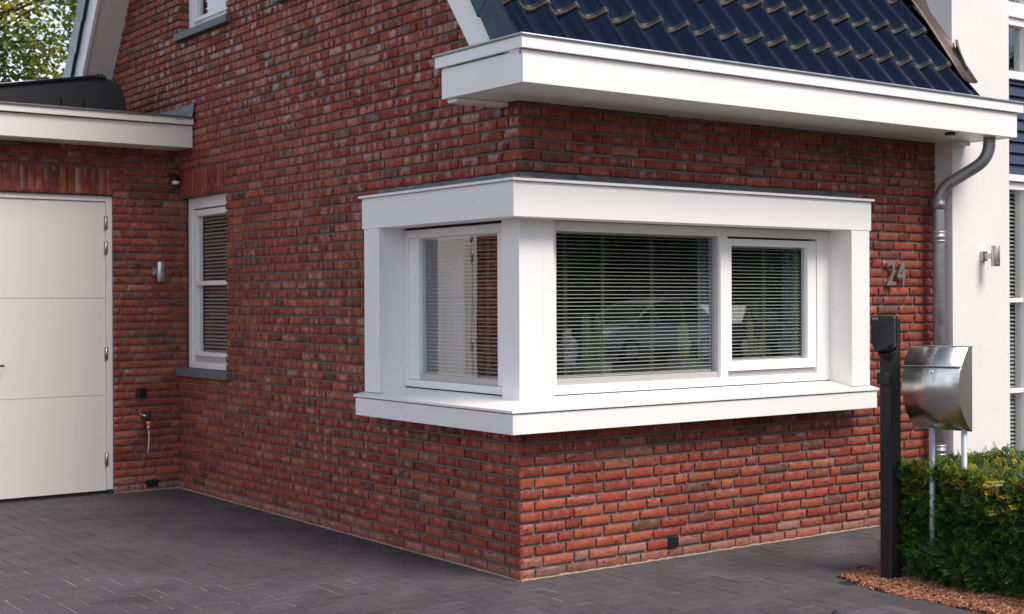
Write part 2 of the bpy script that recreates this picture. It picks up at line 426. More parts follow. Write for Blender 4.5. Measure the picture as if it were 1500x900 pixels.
# verge flaps, boards, underside
def verge(base_crest, sd, nn, x, length, depth1, depth2, flip):
    fl = MB(); k = 0; s = 0
    while s < length:
        a = base_crest + sd*s; b = base_crest + sd*(s+.345)
        up = nn*.012; xo = Vector((x-.014,0,0)); xi = Vector((x+.006,0,0))
        pts = [a+nn*.012, b+nn*-.006, b-nn*(depth1-.008), a-nn*(depth1+.012)]
        fl.prism([p+xo for p in pts], (.02,0,0)); s += .333
    bd = MB(); a = base_crest - nn*depth1*.8; b = a + sd*length; c = b - nn*(depth1*.2+depth2); d = a - nn*(depth1*.2+depth2)
    bd.prism([p+Vector((x+.022,0,0)) for p in (a,b,c,d)], (.03,0,0))
    a = base_crest - nn*(depth1+depth2-.02); b = a+sd*length; c = b + nn*.018; d = a + nn*.018
    bd2 = MB(); bd2.prism([p+Vector((x+.052,0,0)) for p in (a,b,c,d)], (-x-.052+.02,0,0))
    return fl, bd, bd2
fl, bd, bd2 = verge(P0+nF*.088+sF*.0, sF, nF, -.345, 6.3, .175, .19, False)
fl.build('verge_tiles', M['tile'], tiles, bev=.004); bd.build('verge_board', M['white'], tiles, bev=.002); bd2.build('verge_soffit', M['white'], tiles)
fl, bd, bd2 = verge(q0+nB*.085, sB, nB, -.31, 8.1, .18, .185, True)
fl.build('verge_tiles', M['tile'], roof2, bev=.004); bd.build('verge_board', M['white'], roof2, bev=.002); bd2.build('verge_soffit', M['cream'], roof2)
# underlay so no light leaks
mb = MB(); a = P0 - nF*.03
mb.prism([a+Vector((-.3,0,0))+sF*.15, a+Vector((3.66,0,0))+sF*.15, a+Vector((3.66,0,0))+sF*6.2, a+Vector((-.3,0,0))+sF*6.2], -nF*.04)
mb.build('roof_deck', M['mortar'], tiles)
mb = MB(); a = q0 - nB*.03
mb.prism([a+Vector((-.25,0,0)), a+Vector((7.0,0,0)), a+Vector((7.0,0,0))+sB*8.1, a+Vector((-.25,0,0))+sB*8.1], -nB*.04)
mb.build('roof_deck', M['mortar'], roof2)
# lead flashing between tiles and the white wall
mb = MB(); rows = []
for k in range(20):
    s = .24 + k*.31; row = []
    for x, h in ((3.525,.100),(3.56,.094),(3.60,.088),(3.63,.086),(3.648,.09),(3.656,(.105 if k < 3 else .17))):
        wv = .008*math.sin(k*2.1+x*40)
        row.append(mb.vert(P0 + Vector((x,0,0)) + sF*(s + (0 if k else -.05*(x-3.52)/.13)) + nF*(h+wv - (.028 if k == 0 else 0))))
    rows.append(row)
for a, b in zip(rows, rows[1:]):
    for i in range(len(a)-1): mb.face((a[i], a[i+1], b[i+1], b[i]), 0, True)
fo = mb.build('lead_flashing', M['brownlead'], tiles); so = fo.modifiers.new('s','SOLIDIFY'); so.thickness = .006
mb = MB(); rows = []
for k in range(7):
    z = 3.10 + k*.05
    rows.append([mb.vert((x, y, z)) for x, y in ((3.645,-.36+.74*(z-3.10)),(3.668,-.165-.02*math.sin(k)),(3.70,-.152),(3.735-.0*k,-.158+.006*math.sin(k*2)))])
mb = MB(); pts = []
rows = []
for k in range(8):
    t = k/7; z = 3.14 + .20*t
    wd = .07*math.sin(math.pi*min(1, .15+t*.95))+.012
    rows.append([mb.vert(p) for p in ((3.63,-.19-.10*(1-t),z-.02),(3.655,-.185-.05*(1-t),z),(3.672,-.165,z+.01),(3.672+wd*.6,-.156,z+.012),(3.672+wd,-.149,z+.01))])
for a, b in zip(rows, rows[1:]):
    for i in range(len(a)-1): mb.face((a[i], a[i+1], b[i+1], b[i]), 0, True)
fo = mb.build('lead_fold', M['brownlead'], tiles); so = fo.modifiers.new('s','SOLIDIFY'); so.thickness = .008; so.offset = 1

# ------------------------------------------------------------------ eaves box of the front roof
ev = MB()
X0, X1, YF, YB = -.38, 3.812, -.55, .19
ev.box(X0, X1, YF, YF+.02, 2.638, 2.800)                       # front fascia
ev.box(X0, X0+.02, YF+.02, YB, 2.638, 2.800)                   # left return
ev.box(X1-.02, X1, YF+.02, -.145, 2.638, 2.800)
eaves = ev.build('eaves_box', M['white'], house, bev=.002)
so_ = MB(); so_.box(X0+.02, X1-.02, YF+.02, -.006, 2.642, 2.66); so_.box(X0+.02, -.006, -.006, YB, 2.642, 2.66); so_.box(X0+.02,-.006,YB-.02,YB,2.66,2.84)
so_.build('soffit', M['white'], eaves)
so_ = MB(); so_.box(X0+.03, -.004, YB-.10, YB-.012, 2.618, 2.640); so_.build('soffit_batten', M['white'], eaves, bev=.002); so_ = MB(); so_.box(3.664, X1-.03, -.20, -.144, 2.612, 2.640); so_.build('soffit_batten', M['white'], eaves, bev=.002)
cr = MB()
cr.box(X0-.022, X1+.045, YF-.022, YF+.0, 2.806, 2.866); cr.box(X0-.022, X0, YF, YB+.035, 2.806, 2.866); cr.box(X1+.023, X1+.045, YF, -.145, 2.806, 2.866)
cr.box(X0+.004, X1, YF+.004, YF+.018, 2.79, 2.806)             # dark shadow gap filler is recessed
cr.build('crown_board', M['white'], eaves, bev=.002)
gz = MB()
gz.box(X0-.028, X1+.05, YF-.028, YF+.012, 2.868, 2.876); gz.box(X0-.028, X0+.012, YF+.012, YB+.045, 2.868, 2.876); gz.box(X1+.015, X1+.05, YF+.012, -.145, 2.868, 2.876)
gz.tube([(X0-.028,YF-.026,2.873),(X1+.05,YF-.026,2.873)], .008, 10); gz.tube([(X0-.026,YF-.026,2.873),(X0-.026,YB+.045,2.873)], .008, 10)
gz.box(X0+.0, X1, YF+.012, YF+.03, 2.78, 2.868); gz.box(X0+.03, X1-.03, YF+.03, -.15, 2.77, 2.78)
gz.build('gutter', M['zinc'], eaves, bev=.001)
# left end closing block behind the return
ce = MB(); ce.box(X0+.022, -.006, -.40, YB-.025, 2.78, 2.86); ce.build('gutter_end', M['zinc'], eaves)

# ------------------------------------------------------------------ bay window
bay = MB()
bay.box(-.14, 2.79, -.14, .03, 1.995, 2.185)
bay.box(-.14, .03, .03, 1.476, 1.995, 2.185)
bay.box(2.597, 2.775, -.137, .10, .975, 1.995)
bay.box(-.137, .10, 1.275, 1.455, .975, 1.995)
bay.box(-.006, .16, -.006, .16, .985, 1.995)                     # corner post
bay.box(.16, .235, -.006, .02, .986, 1.995)
bo = bay.build('bay_window', M['white'], house, bev=.0025)
bo['label'] = 'white boxed surround of the corner bay window'
cp = MB(); cp.box(-.158, 2.805, -.158, .0, 2.187, 2.202); cp.box(-.158, 0, 0, 1.49, 2.187, 2.202); cp.build('top_cap', M['white'], bo, bev=.002)
sl = MB()
def sillslab(z_in, z_out, th, out):
    i_ = .055
    A = [(-out,-out,z_out),(2.80,-out,z_out),(2.80,i_,z_in),(i_,i_,z_in)]
    sl.hexa([(x,y,z-th) for x,y,z in A], A)
    B = [(-out,1.502,z_out),(-out,-out,z_out),(i_,i_,z_in),(i_,1.502,z_in)]
    sl.hexa([(x,y,z-th) for x,y,z in B], B)
sillslab(1.005, .958, .013, .192)
sl.build('sill', M['white'], bo)
sf = MB(); sf.box(-.182, 2.79, -.182, .0, .829, .938); sf.box(-.182, 0, 0, 1.492, .829, .938)
sf.build('sill_fascia', M['white'], bo, bev=.002)
# dark joints under frame
# lead strip over the bay
ld = MB(); rowsL = []
def leadstrip(path):
    rows = []
    n = 40
    for (p, q, dx, dy) in path:
        rr = []
        for k in range(n+1):
            t = k/n; base = Vector(p).lerp(Vector(q), t); wv = .004*math.sin(k*1.3)+random.uniform(-.003,.003)
            zt = 2.248+wv if True else 0
            rr.append([ld.vert(base+Vector((dx*.0, dy*.0, zt))+Vector((dx,dy,0))*.006), ld.vert(base+Vector((dx,dy,0))*.012+Vector((0,0,2.222))), ld.vert(base+Vector((dx,dy,0))*.06+Vector((0,0,2.214+wv*.5))), ld.vert(base+Vector((dx,dy,0))*.145+Vector((0,0,2.206)))])
        for a, b in zip(rr, rr[1:]):
            for i in range(3): ld.face((a[i], a[i+1], b[i+1], b[i]), 0, True)
leadstrip([((0,0,0),(2.83,0,0),0,-1), ((0,1.50,0),(0,0,0),-1,0)])
ld.prism([(0,0,2.206),(-.145,0,2.206),(-.145,-.145,2.206),(0,-.145,2.206)], (0,0,.006))
lo = ld.build('lead_flashing', M['lead'], bo); so = lo.modifiers.new('s','SOLIDIFY'); so.thickness = .003

FX = lambda u, d, z: (u, d, z)
def fbox(mb, ax, u0, u1, z0, z1, d0, d1, m=0):
    if ax == 'F': mb.box(u0, u1, d0, d1, z0, z1, m)
    else: mb.box(d0, d1, u0, u1, z0, z1, m)
def frame(ax, U0, U1, Z0, Z1, l, r, b, t, d0, d1, parent, name='frame', material='white', bev=.003, extra=()):
    mb = MB()
    fbox(mb, ax, U0, U0+l, Z0, Z1, d0, d1); fbox(mb, ax, U1-r, U1, Z0, Z1, d0, d1)
    fbox(mb, ax, U0+l, U1-r, Z0, Z0+b, d0+.0004, d1); fbox(mb, ax, U0+l, U1-r, Z1-t, Z1, d0+.0004, d1)
    for e in extra: fbox(mb, ax, *e)
    return mb.build(name, M[material], parent, bev=bev)
def pane(ax, u0, u1, z0, z1, d, parent):
    mb = MB(); fbox(mb, ax, u0, u1, z0, z1, d, d+.006)
    return mb.build('pane', M['glass'], parent)
# front frames
frame('F', .237, 2.60, 1.008, 1.994, .060, .125, .052, .055, .05, .13, bo, 'window_frame', extra=[(1.59,1.652,1.060,1.939,.05,.13)])
frame('F', .297, 1.59, 1.060, 1.939, .002, .002, .036, .004, .075, .12, bo, 'glazing_bead', 'alustrip', bev=.001)
pane('F', .296, 1.592, 1.09, 1.940, .104, bo)
frame('F', 1.654, 2.470, 1.097, 1.925, .036, .082, .062, .044, .054, .11, bo, 'sash')
mb = MB(); fbox(mb, 'F', 1.654, 2.473, 1.0605, 1.092, .075, .12); mb.build('weather_strip', M['alustrip'], bo, bev=.002)
pane('F', 1.688, 2.390, 1.155, 1.883, .080, bo)
# left frames
frame('Y', .150, 1.278, 1.010, 1.982, .062, .045, .045, .05, .05, .13, bo, 'window_frame')
frame('Y', .214, 1.231, 1.057, 1.930, .069, .112, .002, .004, .054, .11, bo, 'sash')
mb = MB(); fbox(mb, 'Y', .284, 1.118, 1.059, 1.094, .064, .11); mb.build('weather_strip', M['alustrip'], bo, bev=.002)
mb = MB(); fbox(mb, 'Y', .16, 1.27, 1.984, 1.992, .056, .10); mb.build('gap_strip', M['rubber'], bo)  # black strip stands in for the black gap below the lintel
pane('Y', .283, 1.120, 1.09, 1.928, .080, bo)
# thin black strips stand in for the black gap under frames, 1 mm above the sill board
mb = MB(); fbox(mb, 'F', .24, 2.59, 1.0045, 1.0085, .048, .09); fbox(mb, 'Y', .17, 1.27, 1.0045, 1.0105, .048, .09); mb.build('gap_strip', M['rubber'], bo)

# window facing left, beside the garage
def side_window(y0, y1, z0, z1, full, zmid):
    wd = MB()
    fbox(wd, 'Y', y0, y0+.07, z0, z1, .085, .17); fbox(wd, 'Y', y1-.07, y1, z0, z1, .085, .17)
    fbox(wd, 'Y', y0+.07, y1-.07, z0, z0+.05, .0855, .17); fbox(wd, 'Y', y0+.07, y1-.07, z1-.09, z1, .0855, .17)
    wo = wd.build('window', M['white'], house, bev=.003)
    a, b = y0+.085, y1-.085
    frame('Y', a-.012, b+.012, z0+.10, z1-.10, .055, .055, .035, .05, .10, .16, wo, 'sash', extra=[(a+.043, b-.043, zmid-.018, zmid+.018, .097, .16)])
    mb = MB(); fbox(mb, 'Y', y0+.07, y1-.07, z0+.05, z0+.098, .11, .16); mb.build('weather_strip', M['alustrip'], wo)
    pane('Y', a+.04, b-.04, z0+.13, z1-.14, .128, wo)
    st = MB(); st.box(-.045, .09, y0-.095, y1-.02 if y1 > 4.7 and z0 < 2 else y1+.02, z0-.062, z0-.004); st.build('window_sill', M['stone'], wo, bev=.004)
    return wo
w1 = side_window(3.825, 4.742, .998, 2.398, True, 1.695)
w2 = side_window(3.805, 4.715, 3.752, 5.155, True, 4.5)
w3 = side_window(1.955, 2.875, 3.752, 5.155, True, 4.5)

# dark rooms behind the windows
rm = MB()
def room(x0,x1,y0,y1,z0,z1, skip):
    P = {'x0':[(x0,y0,z0),(x0,y1,z0),(x0,y1,z1),(x0,y0,z1)],'x1':[(x1,y0,z0),(x1,y1,z0),(x1,y1,z1),(x1,y0,z1)],'y0':[(x0,y0,z0),(x1,y0,z0),(x1,y0,z1),(x0,y0,z1)],
         'y1':[(x0,y1,z0),(x1,y1,z0),(x1,y1,z1),(x0,y1,z1)],'z0':[(x0,y0,z0),(x1,y0,z0),(x1,y1,z0),(x0,y1,z0)],'z1':[(x0,y0,z1),(x1,y0,z1),(x1,y1,z1),(x0,y1,z1)]}
    for k, q in P.items():
        if k not in skip: rm.poly(q, 1 if k == 'z0' else 0)
room(.205, 3.6, .205, 3.7, .02, 2.6, ('x0','y0'))
rm.box(.202,.24,.20,.25,.02,1.0); rm.box(.21,3.6,.202,.222,.02,1.0); rm.box(.21,3.6,.202,.222,2.0,2.6); rm.box(2.62,3.6,.203,.221,1.0,2.0)
rm.box(.202,.222,.25,3.7,.02,1.0); rm.box(.202,.222,.25,3.7,2.0,2.6); rm.box(.203,.221,1.32,3.7,1.0,2.0)
room(.175, 2.2, 3.76, 4.80, .5, 2.6, ('x0',))
room(.175, 2.5, 1.7, 5.0, 3.3, 5.5, ('x0',))
rm.build('room_lining', [M['room'], M['roomfloor']], house)
isl = MB(); isl.box(.135, 3.5, .135, .34, 1.035, 1.06); isl.box(.135,.34,.345,1.32,1.035,1.06); isl.build('inner_sill', M['white'], house, bev=.002)

# ------------------------------------------------------------------ white rendered wall and glazing on the right
ww = MB(); ww.box(3.6605, 4.33, -.14, 4.2, 0, 7.4)
wo = ww.build('rendered_wall', M['render'], house, label='smooth white rendered wall section')
YW = .06
gw = MB()
for z0, z1 in ((0.0,2.345),(3.18,3.65),(3.72,6.5)): pass
def bigwindow(z0, z1, bars, name='window'):
    mb = MB(); xa, xb = 4.332, 7.2
    mb.box(xa, xa+.005, YW, YW+.09, z0, z1)
    mb.box(xa+.01, xb, YW+.0, YW+.09, z1-.055, z1); mb.box(xa+.01, xb, YW, YW+.09, z0, z0+.06)
    for x in (4.83, 5.9, 7.14): mb.box(x, x+.16, YW-.012, YW+.09, z0+.0605, z1-.0555)
    for z in bars: mb.box(xa+.012, xb-.06, YW+.012, YW+.06, z-.017, z+.017)
    o = mb.build('window', M['white'], house, bev=.003)
    p = MB(); p.box(xa+.006, xb, YW+.04, YW+.046, z0+.05, z1-.05); p.build('pane', M['glass'], o)
    return o
bw1 = bigwindow(.06, 2.42, (.845, 1.53), 'window')
bw2 = bigwindow(3.20, 3.66, ()); bw3 = bigwindow(3.72, 6.2, (4.6,))
mb = MB(); mb.box(4.332, 7.3, YW-.03, YW+.09, 2.425, 2.475); mb.box(4.332,7.3,YW-.02,YW+.09,3.662,3.715); mb.build('transom', M['white'], house, bev=.003)
mb = MB()
k = 0; z = 2.478
while z < 3.19:
    mb.hexa([(4.332,YW+.02,z),(7.3,YW+.02,z),(7.3,YW+.09,z),(4.332,YW+.09,z)], [(4.332,YW+.045,z+.085),(7.3,YW+.045,z+.085),(7.3,YW+.09,z+.085),(4.332,YW+.09,z+.085)]); z += .086
mb.build('navy_lap_band', M['navy'], house)  # navy lapped strips fill the band between the floor windows
mb = MB(); mb.box(7.3, 9.5, -.14, 4.2, 0, 7.4); mb.build('rendered_wall', M['render'], house)
rm = MB(); room(4.34, 7.3, .20, 4.1, .02, 2.4, ('y0',)); room(4.34,7.3,.2,4.1,2.6,6.3,('y0',)); rm.build('room_lining', [M['room'], M['roomfloor']], house)

# downpipe
dp = MB(); r_ = .041
def bend(pts, n=8, rad=.1):
    out = [Vector(pts[0])]
    for a, b, c in zip(pts, pts[1:], pts[2:]):
        a, b, c = Vector(a), Vector(b), Vector(c); u = (a-b).normalized(); v = (c-b).normalized()
        p, q = b+u*rad, b+v*rad
        for k in range(n+1):
            t = k/n; out.append(p*(1-t)**2 + b*2*t*(1-t) + q*t*t)
    out.append(Vector(pts[-1])); return out
dp.tube(bend([(3.685,-.42,2.66),(3.685,-.42,2.50),(3.562,-.095,2.30),(3.562,-.095,.0)], rad=.11), r_, 24)
do = dp.build('downpipe', M['zinc'], house, label='zinc downpipe with swan neck')
for z in (1.975, .49, 2.20):
    mb = MB()
    for dz in ((-.03,0,.03) if z < 2 else (0,)): mb.tube([(3.562,-.095,z+dz-.009),(3.562,-.095,z+dz-.004),(3.562,-.095,z+dz+.004),(3.562,-.095,z+dz+.009)], [.042,.049,.049,.042], 24)
    mb.cyl((3.562,-.095,z-.035), .07, .0445, 24); mb.build('pipe_collar', M['zinc'], do)
# vents
def vent(x, y, z, wd, ht, parent):
    mb = MB(); mb.box(x-wd/2, x+wd/2, y-.0045, y+.03, z-ht/2, z+ht/2)
    n = 4
    for k in range(n+1): zz = z-ht/2 + k*ht/n; mb.box(x-wd/2, x+wd/2, y-.009, y-.0045, zz-.003, zz+.003)
    for k in range(8): xx = x-wd/2+k*wd/7; mb.box(xx-.0015, xx+.0015, y-.0085, y-.0045, z-ht/2, z+ht/2)
    return mb.build('vent_grille', M['matblack'], parent)
vent(1.130, 0, .0955, .082, .054, house); vent(-.235, GY, .060, .10, .055, garage)

# ------------------------------------------------------------------ garage details
dr = MB()
GX0, GX1 = -2.865, -.553
dr.box(GX0, GX0+.05, GY+.02, GY+.11, .0, 2.395); dr.box(GX1-.05, GX1, GY+.02, GY+.11, .035, 2.395); dr.box(GX0+.05, GX1-.05, GY+.0205, GY+.11, 2.352, 2.395)
dro = dr.build('door', M['door'], garage, bev=.003)
for x0, x1, nm in ((GX1-.053-1.13, GX1-.053, 'R'), (GX0+.053, GX1-.053-1.134, 'L')):
    mb = MB()
    zs = [.03, .792, .798, 1.572, 1.578, 2.348]
    for a, b, dd in ((.03,.7925,0),(.7925,.7975,.006),(.7975,1.5725,0),(1.5725,1.5775,.006),(1.5775,2.348,0)):
        mb.box(x0, x1, GY+.034+dd, GY+.08, a, b)
    mb.build('door_leaf', M['door'], dro)
mb = MB(); mb.box(GX1-.05, GX1+.001, GY+.016, GY+.11, 0, .034); mb.box(GX0+.05, GX1-.052, GY+.05, GY+.11, .0, .026); mb.build('threshold', M['rubber'], dro)
mb = MB(); mb.box(GX0, GX1, GY-.002, GY+.10, 2.3965, 2.403); mb.build('rubber_strip', M['rubber'], dro)
for z in (2.18,1.98,1.13,.28):
    for x in (GX1-.0515, GX0+.0515):
        mb = MB(); mb.cyl((x, GY+.022, z-.055), .11, .010, 12); mb.box(x-.014, x+.014, GY+.018, GY+.036, z-.05, z+.05); mb.build('hinge', M['steelv'], dro)
hd = MB(); hx = -1.575; hd.tube([(hx,GY+.034,1.06),(hx,GY-.02,1.06),(hx+.015,GY-.03,1.06),(hx+.155,GY-.03,1.058)], .010, 12); hd.cyl((hx,GY+.034,1.06),.01,.027,20,axis=(0,-1,0)); hd.build('door_handle', M['steelv'], dro)
gf = MB(); gf.box(-5.3, -.006, 4.435, 4.455, 2.79, 2.965); gfo = gf.build('roof_fascia', M['cream'], garage, bev=.002)
gf = MB(); gf.box(-5.3, -.008, 4.405, 4.434, 2.972, 3.024); gf.box(-5.3,-.01,4.44,4.455,2.965,2.985); gf.build('crown_board', M['cream'], gfo, bev=.002)
gf = MB(); gf.box(-5.3, -.010, 4.455, GY+.02, 2.792, 2.81); gf.build('soffit', M['cream'], gfo)
gf = MB(); gf.box(-5.32, -.012, 4.395, 4.44, 3.025, 3.034); gf.tube([(-5.32,4.397,3.03),(-.012,4.397,3.03)], .008, 10); gf.build('roof_edge_trim', M['zinc'], gfo)
gf = MB(); gf.box(-5.3, -.004, 4.44, 9.5, 2.95, 3.005); gf.build('flat_roof', M['matblack'], garage)
gf = MB()
rows = []
for k in range(24):
    t = k/23; y = 4.40 + t*.95; z = 3.147 - .0*t + .006*math.sin(k*1.7); z2 = 3.02
    rows.append([gf.vert((-.010-.003*math.sin(k*.9),y,z)), gf.vert((-.016-.006*math.sin(k*.5),y,(z+z2)/2)), gf.vert((-.03,y,z2)), gf.vert((-.16,y,3.012))])
for a, b in zip(rows, rows[1:]):
    for i in range(3): gf.face((a[i], b[i], b[i+1], a[i+1]), 0, True)
fo = gf.build('lead_flashing', M['lead'], garage); so = fo.modifiers.new('s','SOLIDIFY'); so.thickness = .005

# solar panel on flat roof
sp = tag(empty('solar_panel', (-1.0,5.2,3.005)), 'black tilted solar panel on the flat garage roof', 'solar panel')
prof_ = [(-.352,3.006),(-.355,3.12),(-.375,3.23),(-.405,3.30),(-.45,3.35),(-.53,3.375),(-.62,3.372),(-1.9,3.145),(-1.95,3.006)]
mb = MB(); mb.prism([(x,4.95,z) for x, z in prof_], (0,1.65,0)); mb.build('wedge_stand', M['matblack'], sp, bev=.006)
mb = MB(); mb.prism([(x,4.93,z) for x, z in ((-.60,3.372),(-.60,3.395),(-1.95,3.155),(-1.95,3.132))], (0,1.70,0)); mb.build('panel', M['panel'], sp, bev=.003)
mb = MB(); mb.box(-.63,-.54,4.925,4.97,3.372,3.392); mb.cyl((-.60,4.945,3.39),.015,.012); mb.cyl((-.57,4.945,3.39),.012,.010); mb.build('clamp', M['matblack'], sp)
for x in (-.72,-.90):
    mb = MB(); mb.box(x-.008,x+.008,4.944,4.951,3.02,3.18); mb.build('support_rib', M['gloss'], sp)

# ------------------------------------------------------------------ lamps etc
def lamp(name, x, y, z, h, label, side):
    t = tag(empty(name, (x,y,z)), label, 'wall lamp', 'brushed steel up and down wall lamps')
    mb = MB(); mb.cyl((x,y-.105,z-h/2), h, .030, 28); mb.tube([(x,y-.105,z+h/2-.022),(x,y-.105,z+h/2-.020)], [.0308,.0308], 28); mb.tube([(x,y-.105,z-h/2+.020),(x,y-.105,z-h/2+.022)], [.0308,.0308], 28)
    mb.build('lamp_tube', M['steelv'], t, bev=.001)
    mb = MB(); mb.box(x-.012, x+.012, y-.08, y-.02, z-.018, z+.018); mb.box(x-.03, x+.03, y-.02, y, z-.035, z+.035); mb.build('bracket', M['steelv'], t, bev=.002)
    for zz in (z+h/2-.001, z-h/2-.001): mb = MB(); mb.cyl((x,y-.105,zz), .002, .026, 24); mb.build('lens', M['lens'], t)
lamp('wall_lamp', -.20, GY-.002, 1.79, .155, 'steel cylinder lamp on the brick wall beside the white garage door', 0)
lamp('wall_lamp', 4.005, -.142, 1.845, .145, 'steel cylinder lamp on the white rendered wall', 1)
sd_ = tag(empty('motion_sensor', (-.05,4.73,2.55)), 'small black motion sensor on brick under the garage eave', 'sensor')
mb = MB(); mb.box(-.075,-.02,4.70,4.748,2.555,2.60); mb.cyl((-.048,4.69,2.50), .06, .03, 16); mb.build('housing', M['matblack'], sd_, bev=.006)
mb = MB(); mb.cyl((-.048,4.685,2.508), .028, .0315, 16, r2=.031); mb.build('lens', M['lens'], sd_)
so1 = tag(empty('wall_socket', (-.325,4.745,.80)), 'square black outdoor socket on the brick wall', 'socket')
mb = MB(); mb.box(-.365,-.292,4.705,4.748,.765,.845); mb.build('socket_box', M['matblack'], so1, bev=.006)
mb = MB(); mb.box(-.360,-.297,4.694,4.704,.775,.842); mb.box(-.345,-.312,4.690,4.695,.775,.781); mb.build('socket_lid', M['gloss'], so1, bev=.003)
tp = tag(empty('garden_tap', (-.31,4.74,.60)), 'outdoor tap with orange hose connector and short clear hose', 'tap')
mb = MB(); mb.box(-.345,-.325,4.735,4.748,.565,.665); mb.tube([(-.335,4.74,.62),(-.325,4.69,.625),(-.30,4.665,.615)], .013, 12); mb.build('wall_plate', M['brass'], tp, bev=.003)
mb = MB(); mb.tube([(-.298,4.70,.62),(-.298,4.655,.62)], .022, 12); mb.tube([(-.305,4.665,.66),(-.297,4.665,.61),(-.297,4.665,.575)], .014, 12); mb.tube([(-.32,4.66,.655),(-.28,4.66,.655)], .008, 10); mb.build('valve', M['matblack'], tp)
mb = MB(); mb.tube([(-.297,4.665,.578),(-.297,4.665,.57),(-.297,4.665,.545),(-.297,4.665,.54)], [.014,.018,.018,.014], 14); mb.build('hose_connector', M['orange'], tp)
mb = MB(); mb.tube([(-.297,4.665,.538),(-.297,4.665,.512)], .017, 14); mb.build('hose_nut', M['zinc'], tp)
mb = MB(); mb.tube(bend([(-.297,4.665,.515),(-.290,4.665,.42),(-.303,4.665,.315)], rad=.05), .0075, 10); mb.build('hose', M['hose'], tp)
sl_ = tag(empty('soffit_spotlight', (3.30,-.30,2.64)), 'small dark spotlight under the white eaves beside the downpipe', 'spotlight')
mb = MB(); mb.cyl((3.21,-.45,2.622), .018, .034, 24); mb.build('housing', M['matblack'], sl_, bev=.002)
mb = MB(); mb.cyl((3.21,-.45,2.604), .018, .028, 24); mb.build('lens', M['lens'], sl_)

# house number
def text_mesh(s, size, depth, mt, name, M4, parent, sx=1):
    cu = bpy.data.curves.new(name, 'FONT'); cu.body = s; cu.size = size; cu.extrude = depth; cu.bevel_depth = depth*.12
    o = bpy.data.objects.new(name, cu); col.objects.link(o); bpy.context.view_layer.update()
    me = bpy.data.meshes.new_from_object(o.evaluated_get(bpy.context.evaluated_depsgraph_get()))
    col.objects.unlink(o); bpy.data.objects.remove(o)
    me.name = name; xs = [v.co.x for v in me.vertices]; ys = [v.co.y for v in me.vertices]
    for v in me.vertices: v.co.x = (v.co.x-min(xs))/(max(xs)-min(xs))*sx; v.co.y = (v.co.y-min(ys))/(max(ys)-min(ys))*size
    me.transform(M4); me.materials.clear(); me.materials.append(mt)
    r = bpy.data.objects.new(name, me); col.objects.link(r); r.parent = parent; bpy.context.view_layer.update(); r.matrix_parent_inverse = parent.matrix_world.inverted(); return r
hn = tag(empty('house_number', (3.19,-.02,1.64)), 'brushed steel house number 24 on the front brick wall', 'house number')
for ch, x in (('2', 3.086), ('4', 3.192)):
    mm = Matrix.Translation((x, -.030, 1.637)) @ Matrix.Rotation(R(90), 4, 'X')
    text_mesh(ch, .163, .006, M['number'], 'digit', mm, hn, .088)
for x, z in ((3.13,1.66),(3.15,1.78),(3.26,1.66),(3.25,1.78)): mb = MB(); mb.cyl((x,-.022,z), .026, .004, 8, axis=(0,1,0)); mb.build('stand_off', M['steelv'], hn)

# ------------------------------------------------------------------ charging post
cpst = tag(empty('charging_station', (1.68,-1.17,0)), 'black car charging unit on a tall black square post beside the hedge', 'charging station')
mb = MB(); mb.box(1.637,1.722,-1.207,-1.130,0,1.436); mb.box(1.630,1.730,-1.215,-1.122,0,.008); mb.build('post', M['black'], cpst, bev=.003)
mb = MB()
for k in range(12): mb.box(1.655,1.662,-1.2095,-1.2065,1.22+k*.017,1.228+k*.017)
mb.build('post_slots', M['gloss'], cpst)
# faceted charger body, front faces -X
yl, yr = -1.114, -1.296
def ring(x, pts): return [(x, y, z) for y, z in pts]
cu_ = MB()
yb, yc = yl-.004, -1.258
back = [(yb,1.452),(yc,1.452),(yc,1.435),(yc,1.285),(yc+.03,1.235),(yb-.03,1.235),(yb,1.285),(yb,1.435)]
frnt = [(yl-.016,1.450),(yr+.012,1.450),(yr+.004,1.438),(yr+.004,1.300),(yr+.05,1.262),(yl-.052,1.257),(yl-.018,1.300),(yl-.016,1.435)]
a = [cu_.vert(p) for p in ring(1.634, back)]; b = [cu_.vert(p) for p in ring(1.615, back)]; c = [cu_.vert(p) for p in ring(1.562, frnt)]
for r0, r1 in ((a,b),(b,c)):
    for k in range(8): cu_.face((r0[k], r0[(k+1)%8], r1[(k+1)%8], r1[k]))
mid = cu_.vert((1.551, yl-.060, 1.252)); top = cu_.vert((1.554, yr+.075, 1.449))
# front is folded along a diagonal
cu_.face((c[0], top, mid, c[5], c[6], c[7])[::1]); cu_.face((top, c[1], c[2], c[3], c[4], mid)); cu_.face((c[4], c[5], mid))
cu_.face((c[0], c[1], top)); cu_.face(a[::-1])
cuo = cu_.build('charger_unit', M['gloss'], cpst, bev=.004)
mb = MB(); 
lo_ = [(1.572,yl-.05,1.240),(1.572,yr+.035,1.248),(1.632,yr+.045,1.262),(1.632,yl-.02,1.262)]
l2 = [(1.60,yl-.085,1.205),(1.60,yr+.07,1.205),(1.632,yr+.07,1.208),(1.632,yl-.07,1.208)]
mb.hexa(l2, lo_); mb.build('socket_chin', M['matblack'], cpst, bev=.006)
mb = MB(); mb.box(1.590,1.636,-1.205,-1.145,1.075,1.140); mb.build('cable_holder', M['matblack'], cpst, bev=.005)
text_mesh('EVBOX', .010, .0006, M['print'], 'brand_print', Matrix.Translation((1.5515,-1.150,1.431)) @ Matrix.Rotation(R(-90), 4, 'Z') @ Matrix.Rotation(R(90), 4, 'X') @ Matrix.Rotation(R(1), 4, 'Z'), cuo, .042)

